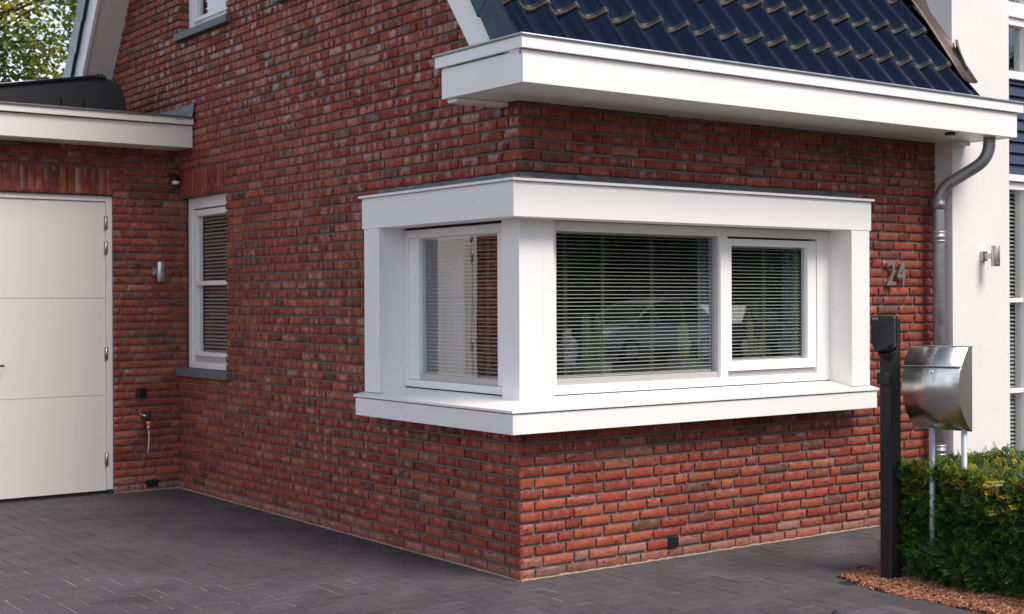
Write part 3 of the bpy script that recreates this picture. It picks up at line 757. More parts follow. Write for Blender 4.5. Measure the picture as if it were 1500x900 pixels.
# ------------------------------------------------------------------ letterbox
lb = tag(empty('letterbox', (1.78,-1.47,0)), 'curved brushed stainless steel letterbox on two thin posts in the hedge', 'letterbox')
XB, YL, YR_, ZT, ZB = 1.80, -1.275, -1.600, 1.288, .835
def curve(t, off=0):   # t 0 top .. 1 bottom ; belly towards -X
    z = ZT + (ZB-ZT)*t; d = .155*(math.sin(math.pi*min(1, .06+t*.94))**.75)
    return (XB-.004-d-off, z)
n = 36; tl_ = .235
sh = MB()
pts = [curve(k/n) for k in range(n+1)]
def shell(mb, ts, off, yl, yr, th=.002):
    f = [(curve(t, off)) for t in ts]
    fr = [(mb.vert((x,yl,z)), mb.vert((x,yr,z))) for x, z in f]
    bk = [(mb.vert((x+th,yl,z)), mb.vert((x+th,yr,z))) for x, z in f]
    for a, b in zip(fr, fr[1:]): mb.face((a[0], b[0], b[1], a[1]), 0, True)
    for a, b in zip(bk, bk[1:]): mb.face((a[0], a[1], b[1], b[0]), 0, True)
    for a, b, c, d in zip(fr, fr[1:], bk, bk[1:]): mb.face((a[0], c[0], d[0], b[0])); mb.face((a[1], b[1], d[1], c[1]))
    mb.face((fr[-1][0], bk[-1][0], bk[-1][1], fr[-1][1])); mb.face((fr[0][0], fr[0][1], bk[0][1], bk[0][0]))
shell(sh, [tl_+(1-tl_)*k/n for k in range(n+1)], .0, YL, YR_)
sho_side = []
for y in (YL-.003, YR_+.003):
    sd2 = MB(); q = [curve(tl_*.2+(1-tl_*.2)*k/30, -.003) for k in range(31)]
    sd2.prism([(x,y-.0015,z) for x, z in q] + [(XB,y-.0015,ZB),(XB,y-.0015,ZT)], (0,.003,0)); sho_side.append(sd2)
sh.box(XB-.002, XB+.002, YR_+.006, YL-.006, ZB+.002, ZT)
sho = sh.build('box_body', M['steel'], lb)
for q in sho_side: q.build('side_panel', M['steelside'], lb)
mb = MB(); shell(mb, [tl_*k/14*1.0 for k in range(15)], .0065, YL+.004, YR_-.004, .003); mb.box(XB-.012, XB+.002, YR_-.003, YL+.003, ZT-.001, ZT+.003); mb.build('lid', M['steel'], lb)
lx, lz = curve(.30)
mb = MB(); mb.cyl((lx+.002,-1.440,lz), .007, .012, 20, axis=(-1,0,0.25)); mb.build('lock', M['brass'], lb)
mb = MB(); mb.box(lx-.009, lx-.004, -1.442, -1.438, lz-.007, lz+.005); mb.build('key_slot', M['rubber'], lb)
for y in (-1.378, -1.562):
    mb = MB(); mb.cyl((XB-.02,y,0), ZB+.01, .0155, 16); mb.build('post', M['galv'], lb)

lb.rotation_euler = (0,0,R(10))
# ------------------------------------------------------------------ blinds
def blind(ax, u0, u1, z0, z1, d, cords, label, sp=.0222, w=.015, tilt=.0017, flipd=1, droop=0):
    rx = (u0+u1)/2
    loc = (rx, d, z0) if ax == 'F' else (d, rx, z0)
    t = tag(empty('venetian_blind', loc), label, 'blind', 'venetian blinds in the windows')
    mb = MB(); z = z0+.014
    while z < z1-.012:
        j = random.uniform(-.0006,.0006); sag = random.uniform(-.0012,.0012)
        th = .0011
        q = []
        for uu, zz in ((u0, z+j), ((u0+u1)/2, z+j+sag), (u1, z+j)):
            q.append([(uu, d-w/2, zz-tilt), (uu, d, zz+.0007), (uu, d+w/2, zz+tilt)])
        idx = [[mb.vert((p[0],p[1],p[2]) if ax == 'F' else (p[1],p[0],p[2])) for p in r] for r in q]
        idb = [[mb.vert((p[0],p[1],p[2]-th) if ax == 'F' else (p[1],p[0],p[2]-th)) for p in r] for r in q]
        for g in (idx, idb):
            for a, b in zip(g, g[1:]):
                for k in range(2): mb.face((a[k], b[k], b[k+1], a[k+1]))
        for k in range(2): mb.face((idx[k][0], idx[k+1][0], idb[k+1][0], idb[k][0]))
        z += sp
    mb.build('slats', M['alu'], t)
    mb = MB(); fbox(mb, ax, u0, u1, z0, z0+.008, d-w/2, d+w/2); mb.build('bottom_rail', M['alu'], t)
    mb = MB(); fbox(mb, ax, u0, u1, z1-.010, z1+.01, d-w/2-.002, d+w/2+.002); mb.build('head_rail', M['alu'], t)
    for c in cords:
        mb = MB()
        for o_ in (-.008,.008): fbox(mb, ax, c+o_-.0009, c+o_+.0009, z0, z1, d-w/2-.002, d-w/2-.0005)
        mb.build('cord', M['cord'], t)
blind('F', .303, 1.583, 1.098, 1.935, .135, (.42,.70,1.085,1.48), 'aluminium blind filling the widest pane of the bay window')
blind('F', 1.692, 2.384, 1.160, 1.880, .115, (2.03,2.33), 'aluminium blind in the narrower right pane of the bay front')
blind('Y', .290, 1.112, 1.092, 1.926, .115, (.45,.95), 'aluminium blind in the bay pane that faces the driveway')
blind('Y', 3.95, 4.62, 1.13, 2.25, .175, (4.1,4.45), 'blind in the tall narrow window next to the garage', sp=.03, w=.02, tilt=.007)
blind('Y', 3.93, 4.60, 4.05, 5.0, .175, (4.1,4.45), 'blind in the upper gable window above the garage roof', sp=.03, w=.02, tilt=.007)
blind('F', 4.36, 4.82, .14, 2.35, .15, (4.45,4.7), 'blind behind the tall glazing right of the white wall', sp=.03, w=.022, tilt=.008)

# ------------------------------------------------------------------ plants and curtains inside
def cactus(x, y, z, cols, m, label, potw, poth):
    t = tag(empty('potted_cactus', (x,y,z)), label, 'cactus', 'cacti on the inner window sill')
    mb = MB(); p = potw/2; mb.hexa([(x-p*.9,y-.06,z),(x+p*.9,y-.06,z),(x+p*.9,y+.06,z),(x-p*.9,y+.06,z)], [(x-p,y-.065,z+poth),(x+p,y-.065,z+poth),(x+p,y+.065,z+poth),(x-p,y+.065,z+poth)])
    mb.build('pot', M['pot'], t, bev=.004)
    for (dx, dy, h, r, lean) in cols:
        mb = MB(); n = 24; rows = []
        for k in range(13):
            tt = k/12; rad = r*(1 if tt < .8 else math.sqrt(max(0.02, 1-((tt-.8)/.2)**2)))
            rows.append([mb.vert((x+dx+lean*tt*h+math.cos(2*math.pi*j/n)*rad*(1+.18*math.cos(6*2*math.pi*j/n)), y+dy+math.sin(2*math.pi*j/n)*rad*(1+.18*math.cos(6*2*math.pi*j/n)), z+poth-.01+h*tt)) for j in range(n)])
        for a, b in zip(rows, rows[1:]):
            for j in range(n): mb.face((a[j], a[(j+1)%n], b[(j+1)%n], b[j]), 0, True)
        mb.face(rows[-1]); mb.build('stem', m, t)
cactus(.72, .245, 1.062, [(-.055,0,.31,.024,.02),(.035,.0,.285,.022,.0),(.0,.02,.2,.02,-.03)], M['cactus'], 'tall green column cactus in a grey pot behind the widest pane', .20, .115)
cactus(1.45, .245, 1.062, [(0,0,.24,.033,.0),(.03,.01,.13,.02,.2)], M['cactusy'], 'single stout cactus in a square pot near the middle of the bay', .15, .115)
cactus(2.06, .245, 1.062, [(-.05,0,.14,.016,-.1),(-.015,0,.26,.02,0),(.03,.01,.15,.018,.05),(.065,0,.15,.017,.12),(-.03,.03,.12,.015,-.1)], M['cactusy'], 'many armed yellow green cactus behind the right pane', .18, .10)
def curtain(ax, u0, u1, d, label, m, z0=.06, z1=2.15):
    mb = MB(); n = 60; lo = []; hi = []
    for k in range(n+1):
        t = k/n; u = u0+(u1-u0)*t; dd = d + .018*math.sin(t*(u1-u0)*95)+.006*math.sin(t*31)
        for arr, z in ((lo,z0),(hi,z1)):
            arr.append(mb.vert((u,dd,z) if ax == 'F' else (dd,u,z)))
    for k in range(n): mb.face((lo[k], lo[k+1], hi[k+1], hi[k]), 0, True)
    o = mb.build('curtain', m); tag(o, label, 'curtain', 'curtains in the bay window')
    s = o.modifiers.new('s','SOLIDIFY'); s.thickness = .002
curtain('F', 1.72, 1.90, .38, 'blue curtain edge gathered at the middle of the bay front', M['curtain'])
curtain('F', 2.42, 2.50, .30, 'narrow blue curtain edge behind the right pane of the bay', M['curtain'])
curtain('F', 2.50, 2.80, .30, 'pale curtain gathered at the right end of the bay', M['sheer'])
curtain('Y', 1.05, 1.55, .34, 'pale curtain gathered at the driveway end of the bay', M['sheer'])

# ------------------------------------------------------------------ ground
mul = [(1.50,-.955),(1.413,-1.174),(1.352,-1.492),(1.372,-1.798),(1.390,-2.2),(1.40,-4.2),(4.6,-4.2),(4.6,-.93),(1.73,-.915)]
def inside(x, y, poly):
    c = False; n = len(poly)
    for i in range(n):
        (x1,y1),(x2,y2) = poly[i], poly[(i+1)%n]
        if (y1 > y) != (y2 > y) and x < (x2-x1)*(y-y1)/(y2-y1)+x1: c = not c
    return c
gm = MB(); gm.poly([(-400,-400,-.06),(400,-400,-.06),(400,400,-.06),(-400,400,-.06)])
setting(gm.build('ground', M['grass']))
rdm = MB(); rdm.box(-300, 300, -26, -13.5, -.055, -.02); setting(rdm.build('road', M['asphalt']))
kb = MB(); kb.box(-300,300,-13.5,-13.35,-.06,.0); setting(kb.build('kerb', M['stone']))
jm = MB(); jm.box(-9, 14, -12.5, 4.76, -.05, -.0034); setting(jm.build('joint_bed', M['joint']))
pv = MB(); a_ = .1045; rg = random.Random(3)
def paver(x0, y0, x1, y1):
    cx, cy = (x0+x1)/2, (y0+y1)/2
    if x0 > 0 and y0 > 0 and cx < 14: return
    if y0 > 4.74: return
    if inside(cx, cy, mul): return
    if cx > 1.45 and cy < -4.1: pass
    f = rg.choice([.9,.96,1,1,1,1.03,1.08]) * rg.uniform(.96,1.04)
    base = (.079,.069,.075) if rg.random() < .85 else (.084,.071,.074)
    if cy < -.6 and rg.random() < .06: f *= 1.25
    pv.cur = (base[0]*f, base[1]*f, base[2]*f, 1)
    g = .0017+rg.uniform(0,.0009); x0 += g; y0 += g; x1 -= g; y1 -= g; h = rg.uniform(-.0016,.0012); ch = .003
    tx, ty = rg.uniform(-.0009,.0009), rg.uniform(-.0009,.0009)
    Z = lambda x, y: h + tx*(1 if x > cx else -1) + ty*(1 if y > cy else -1)
    t = [pv.vert((x,y,Z(x,y))) for x, y in ((x0+ch,y0+ch),(x1-ch,y0+ch),(x1-ch,y1-ch),(x0+ch,y1-ch))]
    o = [pv.vert((x,y,Z(x,y)-.0022)) for x, y in ((x0,y0),(x1,y0),(x1,y1),(x0,y1))]
    b = [pv.vert((x,y,-.03)) for x, y in ((x0,y0),(x1,y0),(x1,y1),(x0,y1))]
    pv.face(t)
    for k in range(4):
        pv.face((o[k], o[(k+1)%4], t[(k+1)%4], t[k])); pv.face((b[k], b[(k+1)%4], o[(k+1)%4], o[k]))
NI = 60
for i in range(-66, 60):
    for j in range(-95, 47):
        x, y = i*a_, j*a_ ; t = (i-j) % 4
        # house edge course: keep blocks out of the walls
        if t == 0: paver(x, y, x+2*a_, y+a_)
        elif t == 3: paver(x, y, x+a_, y+2*a_)
po = setting(pv.build('paving', M['paver'], attrs=True))
po['label'] = 'dark grey concrete block paving'
# cut paver spill inside the walls is hidden by the wall its
sm_ = MB(); sm_.poly([(x,y,-.004) for x, y in mul]); setting(sm_.build('soil', M['soil']))
# wood chips
ch = MB(); rg = random.Random(11)
for k in range(15000):
    for _ in range(20):
        x, y = rg.uniform(1.33, 2.2), rg.uniform(-2.9, -.90)
        if inside(x+.004, y, mul): break
    else: continue
    c = rg.choice([(.36,.13,.065),(.45,.19,.10),(.28,.10,.05),(.52,.28,.17),(.20,.085,.05),(.40,.15,.07)]); f = rg.uniform(.6,1.1)
    ch.cur = (c[0]*f, c[1]*f, c[2]*f, 1)
    l, w_, h = rg.uniform(.005,.014), rg.uniform(.0025,.005), rg.uniform(.001,.002)
    m4 = Matrix.Translation((x,y,rg.uniform(-.002,.012))) @ Matrix.Rotation(rg.uniform(0,6.28),4,'Z') @ Matrix.Rotation(rg.uniform(-.5,.5),4,'Y') @ Matrix.Rotation(rg.uniform(-.6,.6),4,'X')
    ch.hexa([m4@Vector(p) for p in ((-l,-w_,-h),(l,-w_,-h),(l,w_,-h),(-l,w_,-h))], [m4@Vector(p) for p in ((-l,-w_,h),(l*.8,-w_,h),(l,w_*.7,h),(-l,w_,h))])
o = ch.build('wood_chips', M['chip'], attrs=True); setting(o, 'stuff', 'orange brown wood chips under the hedge', 'wood chips')
# litter specks
lt = MB(); rg = random.Random(5)
for k in range(90):
    x, y = rg.uniform(-3.2,1.2), rg.uniform(-1.9,4.4)
    if x > -.05 and y > -.05: continue
    lt.cur = (*rg.choice([(.42,.36,.26),(.30,.24,.10),(.5,.47,.42)]), 1)
    s = rg.uniform(.0025,.007); a = rg.uniform(0,6.28); z = .004
    lt.poly([(x+s*math.cos(a+q), y+s*.6*math.sin(a+q), z+rg.uniform(0,.003)) for q in (0,1.3,2.6,4.2,5.2)])
o = lt.build('leaf_litter', M['chip'], attrs=True); setting(o, 'stuff', 'tiny pale petals and crumbs scattered on the paving', 'litter')
# debris & mortar haunch at the foot of the walls
hm = MB(); rg = random.Random(9)
def haunch(p, q, out):
    p, q, out = Vector(p), Vector(q), Vector(out); n = 120; rows = []
    for k in range(n+1):
        b = p.lerp(q, k/n); j = rg.uniform(.002,.010); h = rg.uniform(.006,.015)
        rows.append([hm.vert(b+Vector((0,0,h))-out*.005), hm.vert(b+out*.003+Vector((0,0,h*.7))), hm.vert(b+out*j+Vector((0,0,.0015)))])
    for a, b in zip(rows, rows[1:]):
        for i in range(2): hm.face((a[i], b[i], b[i+1], a[i+1]), 0, True)
haunch((0,0,0),(3.66,0,0),(0,-1,0)); haunch((0,4.75,0),(0,0,0),(-1,0,0)); haunch((-.55,GY,0),(0,GY,0),(0,-1,0))
hm.build('mortar_haunch', mat('pale_mortar', build=metalf((.20,.15,.12), (.36,.27,.22), 40, .8, .95, bs=.6)), house)

# garden light (only its cap reaches the frame)
gl = tag(empty('garden_light', (.30,-1.95,0)), 'small black pointed cap of a path light at the bottom edge', 'garden light')
mb = MB(); mb.cyl((.305,-1.95,0), .10, .018, 12); mb.build('stake', M['matblack'], gl)
mb = MB(); mb.tube([(.305,-1.95,.092),(.305,-1.95,.100),(.305,-1.95,.160)], [.055,.055,.001], 6); mb.build('cap', M['matblack'], gl)

# ------------------------------------------------------------------ hedge
def sprays(mb, rg, p, nrm, n_needles=12, ln=.062, col_=None):
    """a yew twig: a thin axis with a flat comb of needles"""
    ax = (Vector(nrm) + Vector((rg.gauss(0,.7), rg.gauss(0,.7), rg.gauss(.1,.55)))).normalized()
    side = ax.cross(Vector((rg.gauss(0,1),rg.gauss(0,1),rg.gauss(0,1)))).normalized()
    up = ax.cross(side); droop = rg.uniform(-.25,.15); mb.cur = col_
    L_ = ln*rg.uniform(.6,1.25)
    for k in range(n_needles):
        t = (k+1)/n_needles; b = Vector(p) + ax*L_*t + Vector((0,0,droop*L_*t*t)); sgn = 1 if k % 2 else -1
        nl = .027*rg.uniform(.75,1.2)*(1-.35*t); d = (side*sgn*.9 + ax*.65 + up*rg.uniform(-.2,.2)).normalized()
        w_ = up.cross(d).normalized()*.0036 if k != n_needles-1 else side*.0036
        if rg.random() < .3: w_ = (w_+up*.0012)
        a = mb.vert(b - w_); c = mb.vert(b + d*nl*.55 + w_*1.2); e = mb.vert(b + d*nl); f = mb.vert(b + d*nl*.5 - w_*1.2)
        mb.face((a, c, e, f))
hg = tag(empty('hedge', (2.4,-1.9,0)), 'clipped dark green yew hedge with yellow green tips beside the charging post', 'hedge')
hb = MB(); rg = random.Random(21)
HX0, HX1, HY0, HY1, HZ = 1.745, 4.1, -3.6, -1.16, .60
def hcol(x, y, z):
    top = max(0, min(1, (z-.36)/.22)); r = rg.random()
    if top > .4 and r < .33: c = rg.choice([(.30,.30,.03),(.38,.33,.035),(.22,.26,.03),(.34,.20,.03)])
    elif r < .22+.2*top: c = (.12,.21,.03)
    elif r < .6: c = (.055,.115,.025)
    else: c = (.028,.065,.018)
    f = rg.uniform(.7,1.35); return (c[0]*f, c[1]*f, c[2]*f, 1)
def bulge(a, b): return .035*math.sin(a*9+b*4)+.03*math.sin(a*4.3-b*11)+.02*math.sin(b*23+a*3)
def emit(n, fn):
    for _ in range(n):
        p, nr = fn(); sprays(hb, rg, p, nr, col_=hcol(*p))
def f_front():
    y, z = rg.uniform(HY0, HY1), rg.uniform(.02, HZ); return (HX0+bulge(y,z)*.8+abs(rg.gauss(0,.05)), y, z), (-1,0,.25)
def f_end():
    x, z = rg.uniform(HX0, HX1), rg.uniform(.02, HZ); return (x, HY1-bulge(x,z)-rg.uniform(-.0,.12), z), (0,1,.25)
def f_top():
    x, y = rg.uniform(HX0, HX1), rg.uniform(HY0, HY1); return (x, y, HZ+bulge(x*1.3,y)*.45-abs(rg.gauss(.0,.04))), (0,0,1)
def f_edge():
    y = rg.uniform(HY0, HY1); return (HX0+rg.uniform(0,.08), y, HZ-rg.uniform(0,.08)+.5*bulge(y,.5)), (-.7,0,.7)
def f_back():
    x, z = rg.uniform(HX0, HX1), rg.uniform(.02, HZ); return (x, HY0+rg.uniform(-.02,.1), z), (0,-1,.25)
def f_side():
    y, z = rg.uniform(HY0, HY1), rg.uniform(.02, HZ); return (HX1+rg.uniform(-.1,.02), y, z), (1,0,.25)
emit(2600, f_back); emit(2600, f_side)
emit(9500, f_front); emit(4500, f_end); emit(13000, f_top); emit(1500, f_edge)
for _ in range(150):     # shoots reaching round the post
    p = (rg.uniform(1.72,1.9), rg.uniform(-1.2,-1.10), rg.uniform(.1,.58)); sprays(hb, rg, p, (-.6,.5,.1), col_=hcol(*p), ln=.075)
for _ in range(9):
    p = (rg.uniform(2.2,3.6), rg.uniform(-1.6,-1.2), HZ+.02); sprays(hb, rg, p, (0,0,2.5), col_=(.2,.12,.05,1), ln=.22)
hb.build('foliage', M['yew'], hg, attrs=True)
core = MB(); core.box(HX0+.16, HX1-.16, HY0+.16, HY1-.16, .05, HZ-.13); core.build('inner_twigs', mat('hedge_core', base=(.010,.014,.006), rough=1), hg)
st = MB()
for _ in range(60):
    x, y = rg.uniform(HX0+.02, HX0+.4), rg.uniform(HY0, HY1-.05); st.tube([(x,y,0),(x+rg.uniform(-.06,.04),y+rg.uniform(-.05,.05),.22),(x+rg.uniform(-.1,.05),y+rg.uniform(-.1,.1),.45)], [.009,.006,.003], 6)
st.build('stem', M['bark'], hg)

# ------------------------------------------------------------------ trees
def make_tree(name, loc, H, crown_r, crown_z, nclump, leaf, palette, label, cat='tree', group=None, seed=1, clumpr=.45, per=60):
    rg = random.Random(seed); t = tag(empty(name, loc), label, cat, group); o = Vector(loc)
    tr = MB(); base = crown_z-crown_r*.9
    lean = Vector((rg.uniform(-.2,.2), rg.uniform(-.2,.2), 0))
    top = o+Vector((0,0,H*.9))+lean
    r0 = H*.022
    tr.tube([o, o+Vector((0,0,base*.5))+lean*.2, o+Vector((0,0,base))+lean*.5, o+Vector((0,0,crown_z))+lean*.8, top], [r0*1.4, r0, r0*.85, r0*.5, r0*.1], 12)
    tro = tr.build('trunk', M['bark'], t)
    lf = MB(); br = MB(); cz = Vector((0,0,crown_z))
    for k in range(nclump):
        while True:
            d = Vector((rg.uniform(-1,1), rg.uniform(-1,1), rg.uniform(-1,1)))
            if .30 < d.length < 1: break
        rr = crown_r*(1+.18*math.sin(d.x*5+seed)+.15*math.sin(d.y*7+seed*2))
        c = o+cz+Vector((d.x*rr, d.y*rr, d.z*rr*1.05))
        st_ = o+Vector((0,0,max(base*.9, crown_z+ d.z*rr*.4 - crown_r*.35)))+lean*.7
        mid = st_.lerp(c, .5)+Vector((rg.uniform(-.2,.2),rg.uniform(-.2,.2),rg.uniform(0,.3)))
        if k % 2 == 0: br.tube([st_, mid, c], [r0*.11, r0*.06, r0*.02], 5)
        tone = rg.uniform(.65,1.25); pc = rg.choice(palette)
        for _ in range(per):
            q = c+Vector((rg.gauss(0,1), rg.gauss(0,1), rg.gauss(0,.75)))*clumpr*.55
            f = tone*rg.uniform(.75,1.25); pc2 = pc if rg.random() < .8 else rg.choice(palette)
            lf.cur = (pc2[0]*f, pc2[1]*f, pc2[2]*f, 1)
            a = Vector((rg.gauss(0,1),rg.gauss(0,1),rg.gauss(0,1))).normalized(); b = a.orthogonal().normalized(); s = leaf*rg.uniform(.6,1.2)
            b = (Quaternion(a, rg.uniform(0,6.28)) @ b); cdir = a.cross(b)
            lf.poly([q-b*s*.5, q+cdir*s*.32, q+b*s*.55, q-cdir*s*.32])
    br.build('branches', M['bark'], t)
    lf.build('crown', M['leaf'], t, attrs=True); return t
GREENY = [(.15,.20,.03),(.20,.24,.035),(.10,.15,.025),(.30,.28,.04),(.13,.17,.03)]
make_tree('deciduous_tree', (.35,12.6,0), 8.6, 2.5, 5.9, 165, .09, GREENY+[(.42,.36,.03),(.34,.33,.03)], 'tall leafy tree turning yellow behind the garage', seed=4, clumpr=.48, per=150)
DK = [(.03,.06,.015),(.05,.09,.02),(.02,.045,.012),(.07,.10,.02)]
tree0 = make_tree('street_tree', (18,-36,0), 12, 4.6, 6.2, 190, .38, DK, 'big dark tree across the street, leftmost in the bay window reflection', group='trees across the street mirrored in the bay window', seed=9, clumpr=1.3, per=45)
locs = [(25,-33,0,1.1,'big dark tree across the street, second from left in the bay window reflection'), (31.5,-35,0,1.15,'lower dark tree across the street behind the parked cars in the reflection'),
        (10,-36,0,1.15,'dark tree across the street straight ahead of the front wall'), (38,-33,0,1.05,'dark tree across the street, right of the parked cars in the reflection'), (45,-35,0,1.1,'dark tree far along the street, rightmost in the bay window reflection'),
        (53,-34,0,1.2,'distant dark tree at the far end of the street row'), (0,-44,0,1.0,'dark tree across the street behind the photographer'), (34,-44,0,1.5,'tall dark tree in the second row across the street')]
for i, (x, y, z, s, lb_) in enumerate(locs):
    c = copy_tree(tree0); c.location = (x,y,0); c.scale = (s,s,s*.95); c.rotation_euler = (0,0,i*1.3); c['label'] = lb_

# woodland added far behind the street to block sky gaps in reflections
fw = MB(); rg = random.Random(6)
for _ in range(16000):
    x = rg.uniform(-40, 130); y = rg.uniform(-72, -69); top = 9.5+2.2*math.sin(x*.21)+1.3*math.sin(x*.63+1)
    z = rg.uniform(0, top); c = rg.choice(DK); fw.cur = (*c, 1); a = Vector((rg.gauss(0,1),rg.gauss(0,1),rg.gauss(0,1))).normalized(); b = a.orthogonal().normalized(); cdv = a.cross(b); q = Vector((x,y,z)); ss = 1.1
    fw.poly([q-b*ss*.5, q+cdv*ss*.35, q+b*ss*.5, q-cdv*ss*.35])
fw.cur = (.015,.025,.01,1); fw.box(-40,130,-74,-71.5,-.05,7.5)
o = fw.build('backdrop', M['leaf'], attrs=True); setting(o, 'stuff', 'added dark woodland far behind the street, mirrored in the windows', 'backdrop')
# far hedge line across the road
fh = MB(); rg = random.Random(2)
for _ in range(9000):
    x, y, z = rg.uniform(-10,75), rg.uniform(-31.5,-30.3), rg.uniform(0,1.9)
    c = rg.choice(DK); fh.cur = (*c, 1); a = Vector((rg.gauss(0,1),rg.gauss(0,1),rg.gauss(0,1))).normalized(); b = a.orthogonal().normalized(); cd = a.cross(b); s = .4
    q = Vector((x,y,z)); fh.poly([q-b*s*.5, q+cd*s*.35, q+b*s*.5, q-cd*s*.35])
fh.cur = (.02,.03,.012,1); fh.box(-10,75,-31.3,-30.6,-.05,1.7)
o = fh.build('street_hedge', M['leaf'], attrs=True); tag(o, 'long dark clipped hedge along the far side of the street', 'hedge')

# cars across the street (seen mirrored in the bay window)
def make_car(loc, rz, paintm, label):
    t = tag(empty('parked_car', loc), label, 'car', 'cars parked across the street')
    W = .88
    low = [(-2.05,.32),(-2.08,.62),(-1.98,.86),(-1.2,.96),(1.1,.97),(1.95,.82),(2.10,.60),(2.08,.32)]
    roofp = [(-1.85,.90),(-1.55,1.22),(-1.05,1.44),(-.2,1.50),(.45,1.42),(1.30,.96)]
    mb = MB()
    mb.prism([(x,-W,z) for x, z in low], (0,2*W,0)); mb.build('body', paintm, t, bev=.08)
    mb = MB(); n = len(roofp); a = [mb.vert((x,-W*.96 if z < 1 else -W*.72,z)) for x, z in roofp]; b = [mb.vert((x,W*.96 if z < 1 else W*.72,z)) for x, z in roofp]
    mb.face(a); mb.face(b[::-1])
    for k in range(n-1): mb.face((a[k], b[k], b[k+1], a[k+1]))
    mb.build('windows', M['carglass'], t)
    mb = MB()
    top = [(-1.50,1.25),(-1.05,1.465),(-.2,1.525),(.45,1.44)]
    a = [mb.vert((x,-W*.72,z)) for x, z in top]; b = [mb.vert((x,W*.72,z)) for x, z in top]
    for k in range(3): mb.face((a[k], b[k], b[k+1], a[k+1]))
    for sy in (-1, 1):
        for x0, z0, x1, z1 in ((-.5,.96,-.55,1.47),(.30,.96,.40,1.43),(-1.75,.95,-1.1,1.44),(1.22,.98,.45,1.42)): mb.tube([(x0,sy*W*.95,z0),(x1,sy*W*.735,z1)], .03, 6)
    ro = mb.build('roof', paintm, t); s = ro.modifiers.new('s','SOLIDIFY'); s.thickness = .03
    for x in (-1.28, 1.32):
        for sy in (-1, 1):
            mb = MB(); mb.cyl((x, sy*(W-.20) if sy > 0 else sy*(W+.012), .32), .212 if sy > 0 else .192, .32, 28, axis=(0,1,0)); wo_ = mb.build('wheel', M['tyre'], t, bev=.03)
            mb = MB(); mb.cyl((x, sy*(W+.014), .32), .012*1, .20, 20, axis=(0,sy,0)); mb.build('rim', M['silver'], wo_)
    for x, w_ in ((-2.07,.05),(2.06,.05)):
        for sy in (-.62,.62): mb = MB(); mb.box(x-.04, x+.05, sy-.16, sy+.16, .62, .76); mb.build('headlight' if x > 0 else 'tail_light', M['lens'] if x > 0 else M['orange'], t, bev=.02)
    for c in t.children: c.matrix_parent_inverse = Matrix.Identity(4)
    for c in t.children:
        for g in c.children: g.matrix_parent_inverse = Matrix.Identity(4)
    t.rotation_euler = (0,0,rz)
    return t
make_car((18.6,-19.6,-.02), R(178), M['silver'], 'silver hatchback parked across the street, mirrored in the widest bay pane')
make_car((22.6,-20.6,-.02), R(158), M['darkcar'], 'dark car parked behind the silver one, mirrored in the widest bay pane')

# neighbour house across the street
nb = tag(empty('neighbour_house', (30,-58,0)), 'brick house with dark roof across the street', 'house')
mb = MB(); mb.box(20,40,-62,-54,0,5.5); mb.build('wall', mat('far_brick', base=(.26,.11,.08), rough=.9), nb)
mb = MB(); mb.prism([(19.5,-53.4,5.4),(19.5,-58,10),(19.5,-62.6,5.4)], (21,0,0)); mb.build('roof', M['navy'], nb)
for x in (23,28,33,37):
    for z in (1,3.4):
        mb = MB(); mb.box(x-.8,x+.8,-54.0,-53.92,z,z+1.4); f_ = mb.build('window', M['white'], nb); mb = MB(); mb.box(x-.7,x+.7,-53.92,-53.9,z+.1,z+1.3); mb.build('pane', M['carglass'], f_)

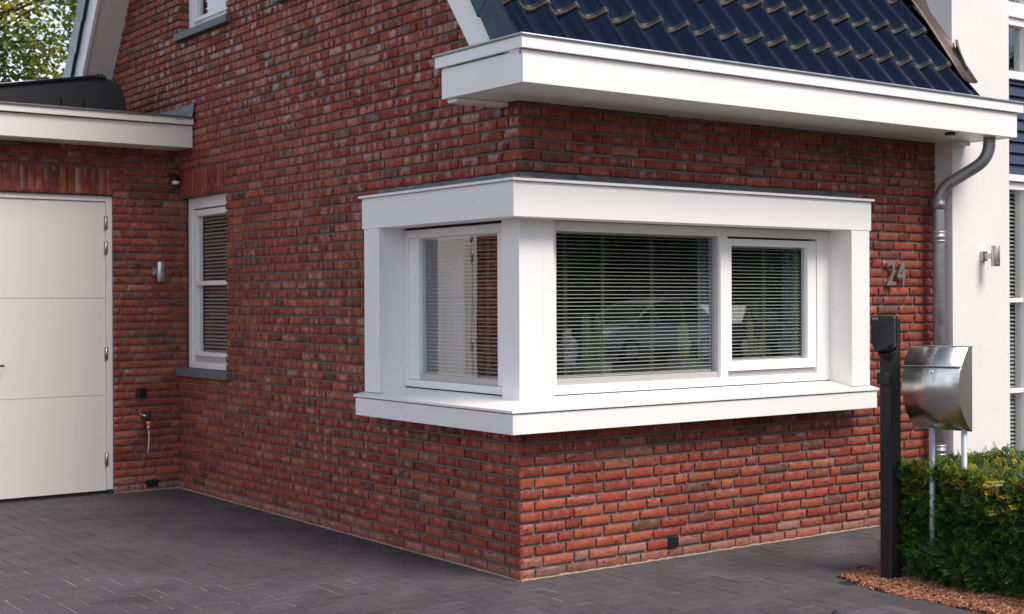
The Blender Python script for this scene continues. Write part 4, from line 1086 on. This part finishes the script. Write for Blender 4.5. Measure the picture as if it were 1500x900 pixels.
# ------------------------------------------------------------------ world, sun, camera
SUN_EL, SUN_AZ = 50, 168      # azimuth clockwise from +Y
wd = bpy.data.worlds.new('World'); scene.world = wd; wd.use_nodes = True; nt = wd.node_tree
bg = nt.nodes['Background']; sky = N(nt, 'ShaderNodeTexSky', sky_type='NISHITA'); sky.sun_disc = False
sky.sun_elevation = R(SUN_EL); sky.sun_rotation = R(SUN_AZ); sky.air_density = 1; sky.dust_density = 1.5
tc = N(nt, 'ShaderNodeTexCoord'); mp = N(nt, 'ShaderNodeMapping'); mp.inputs['Scale'].default_value = (1,1,2.2); L(nt, tc.outputs['Generated'], mp.inputs['Vector'])
nz = noise(nt, mp.outputs[0], 2.3, 8, .6, .3)
cl = ramp(nt, nz, [(.42,.06),(.60,.95)])
sx = N(nt, 'ShaderNodeSeparateXYZ'); L(nt, tc.outputs['Generated'], sx.inputs[0])
el_ = ramp(nt, sx.outputs[2], [(.50,1.0),(.86,.06)])
cl = mixc(nt, 1.0, cl, el_, 'MULTIPLY')
bg.inputs['Strength'].default_value = .085
L(nt, mixc(nt, cl, sky.outputs[0], (13.4,14.0,16.0)), bg.inputs['Color'])
sd = bpy.data.lights.new('sun', 'SUN'); sd.energy = 3.1; sd.angle = R(26); sd.color = (1,.94,.87)
so = bpy.data.objects.new('sun', sd); col.objects.link(so)
az = R(SUN_AZ); el = R(SUN_EL); dv = Vector((math.sin(az)*math.cos(el), math.cos(az)*math.cos(el), math.sin(el)))
so.rotation_euler = dv.to_track_quat('Z', 'Y').to_euler(); so.location = dv*50

f, roll, hz = 2004.0, .004, 440.0
th = math.atan((3490-750)/f)
Rv = Vector((math.sin(th), -math.cos(th), 0)); Fv = Vector((math.cos(th), math.sin(th), 0)); Uv = Vector((0,0,1))
D = 2004/267; cpos = -((761-750)/f*D*Rv + D*Fv); cpos.z = (852.7-440)/267
R2 = Rv*math.cos(roll) - Uv*math.sin(roll); U2 = Uv*math.cos(roll) + Rv*math.sin(roll)
cd = bpy.data.cameras.new('camera'); cam = bpy.data.objects.new('camera', cd); col.objects.link(cam)
m3 = Matrix((R2, U2, -Fv)).transposed()
cam.matrix_world = Matrix.Translation(cpos) @ m3.to_4x4()
cd.dof.use_dof = True; cd.dof.focus_distance = 7.8; cd.dof.aperture_fstop = 4.5; cd.sensor_width = 36; cd.lens = f/1500*36; cd.shift_y = -(450-hz)/1500; cd.clip_end = 1500; cd.clip_start = .05
scene.camera = cam
vs = scene.view_settings; vs.view_transform = 'Standard'; vs.look = 'None'; vs.exposure = .38; vs.gamma = 1; vs.use_curve_mapping = False
scene.render.engine = 'CYCLES'; scene.cycles.max_bounces = 8; scene.cycles.transparent_max_bounces = 16
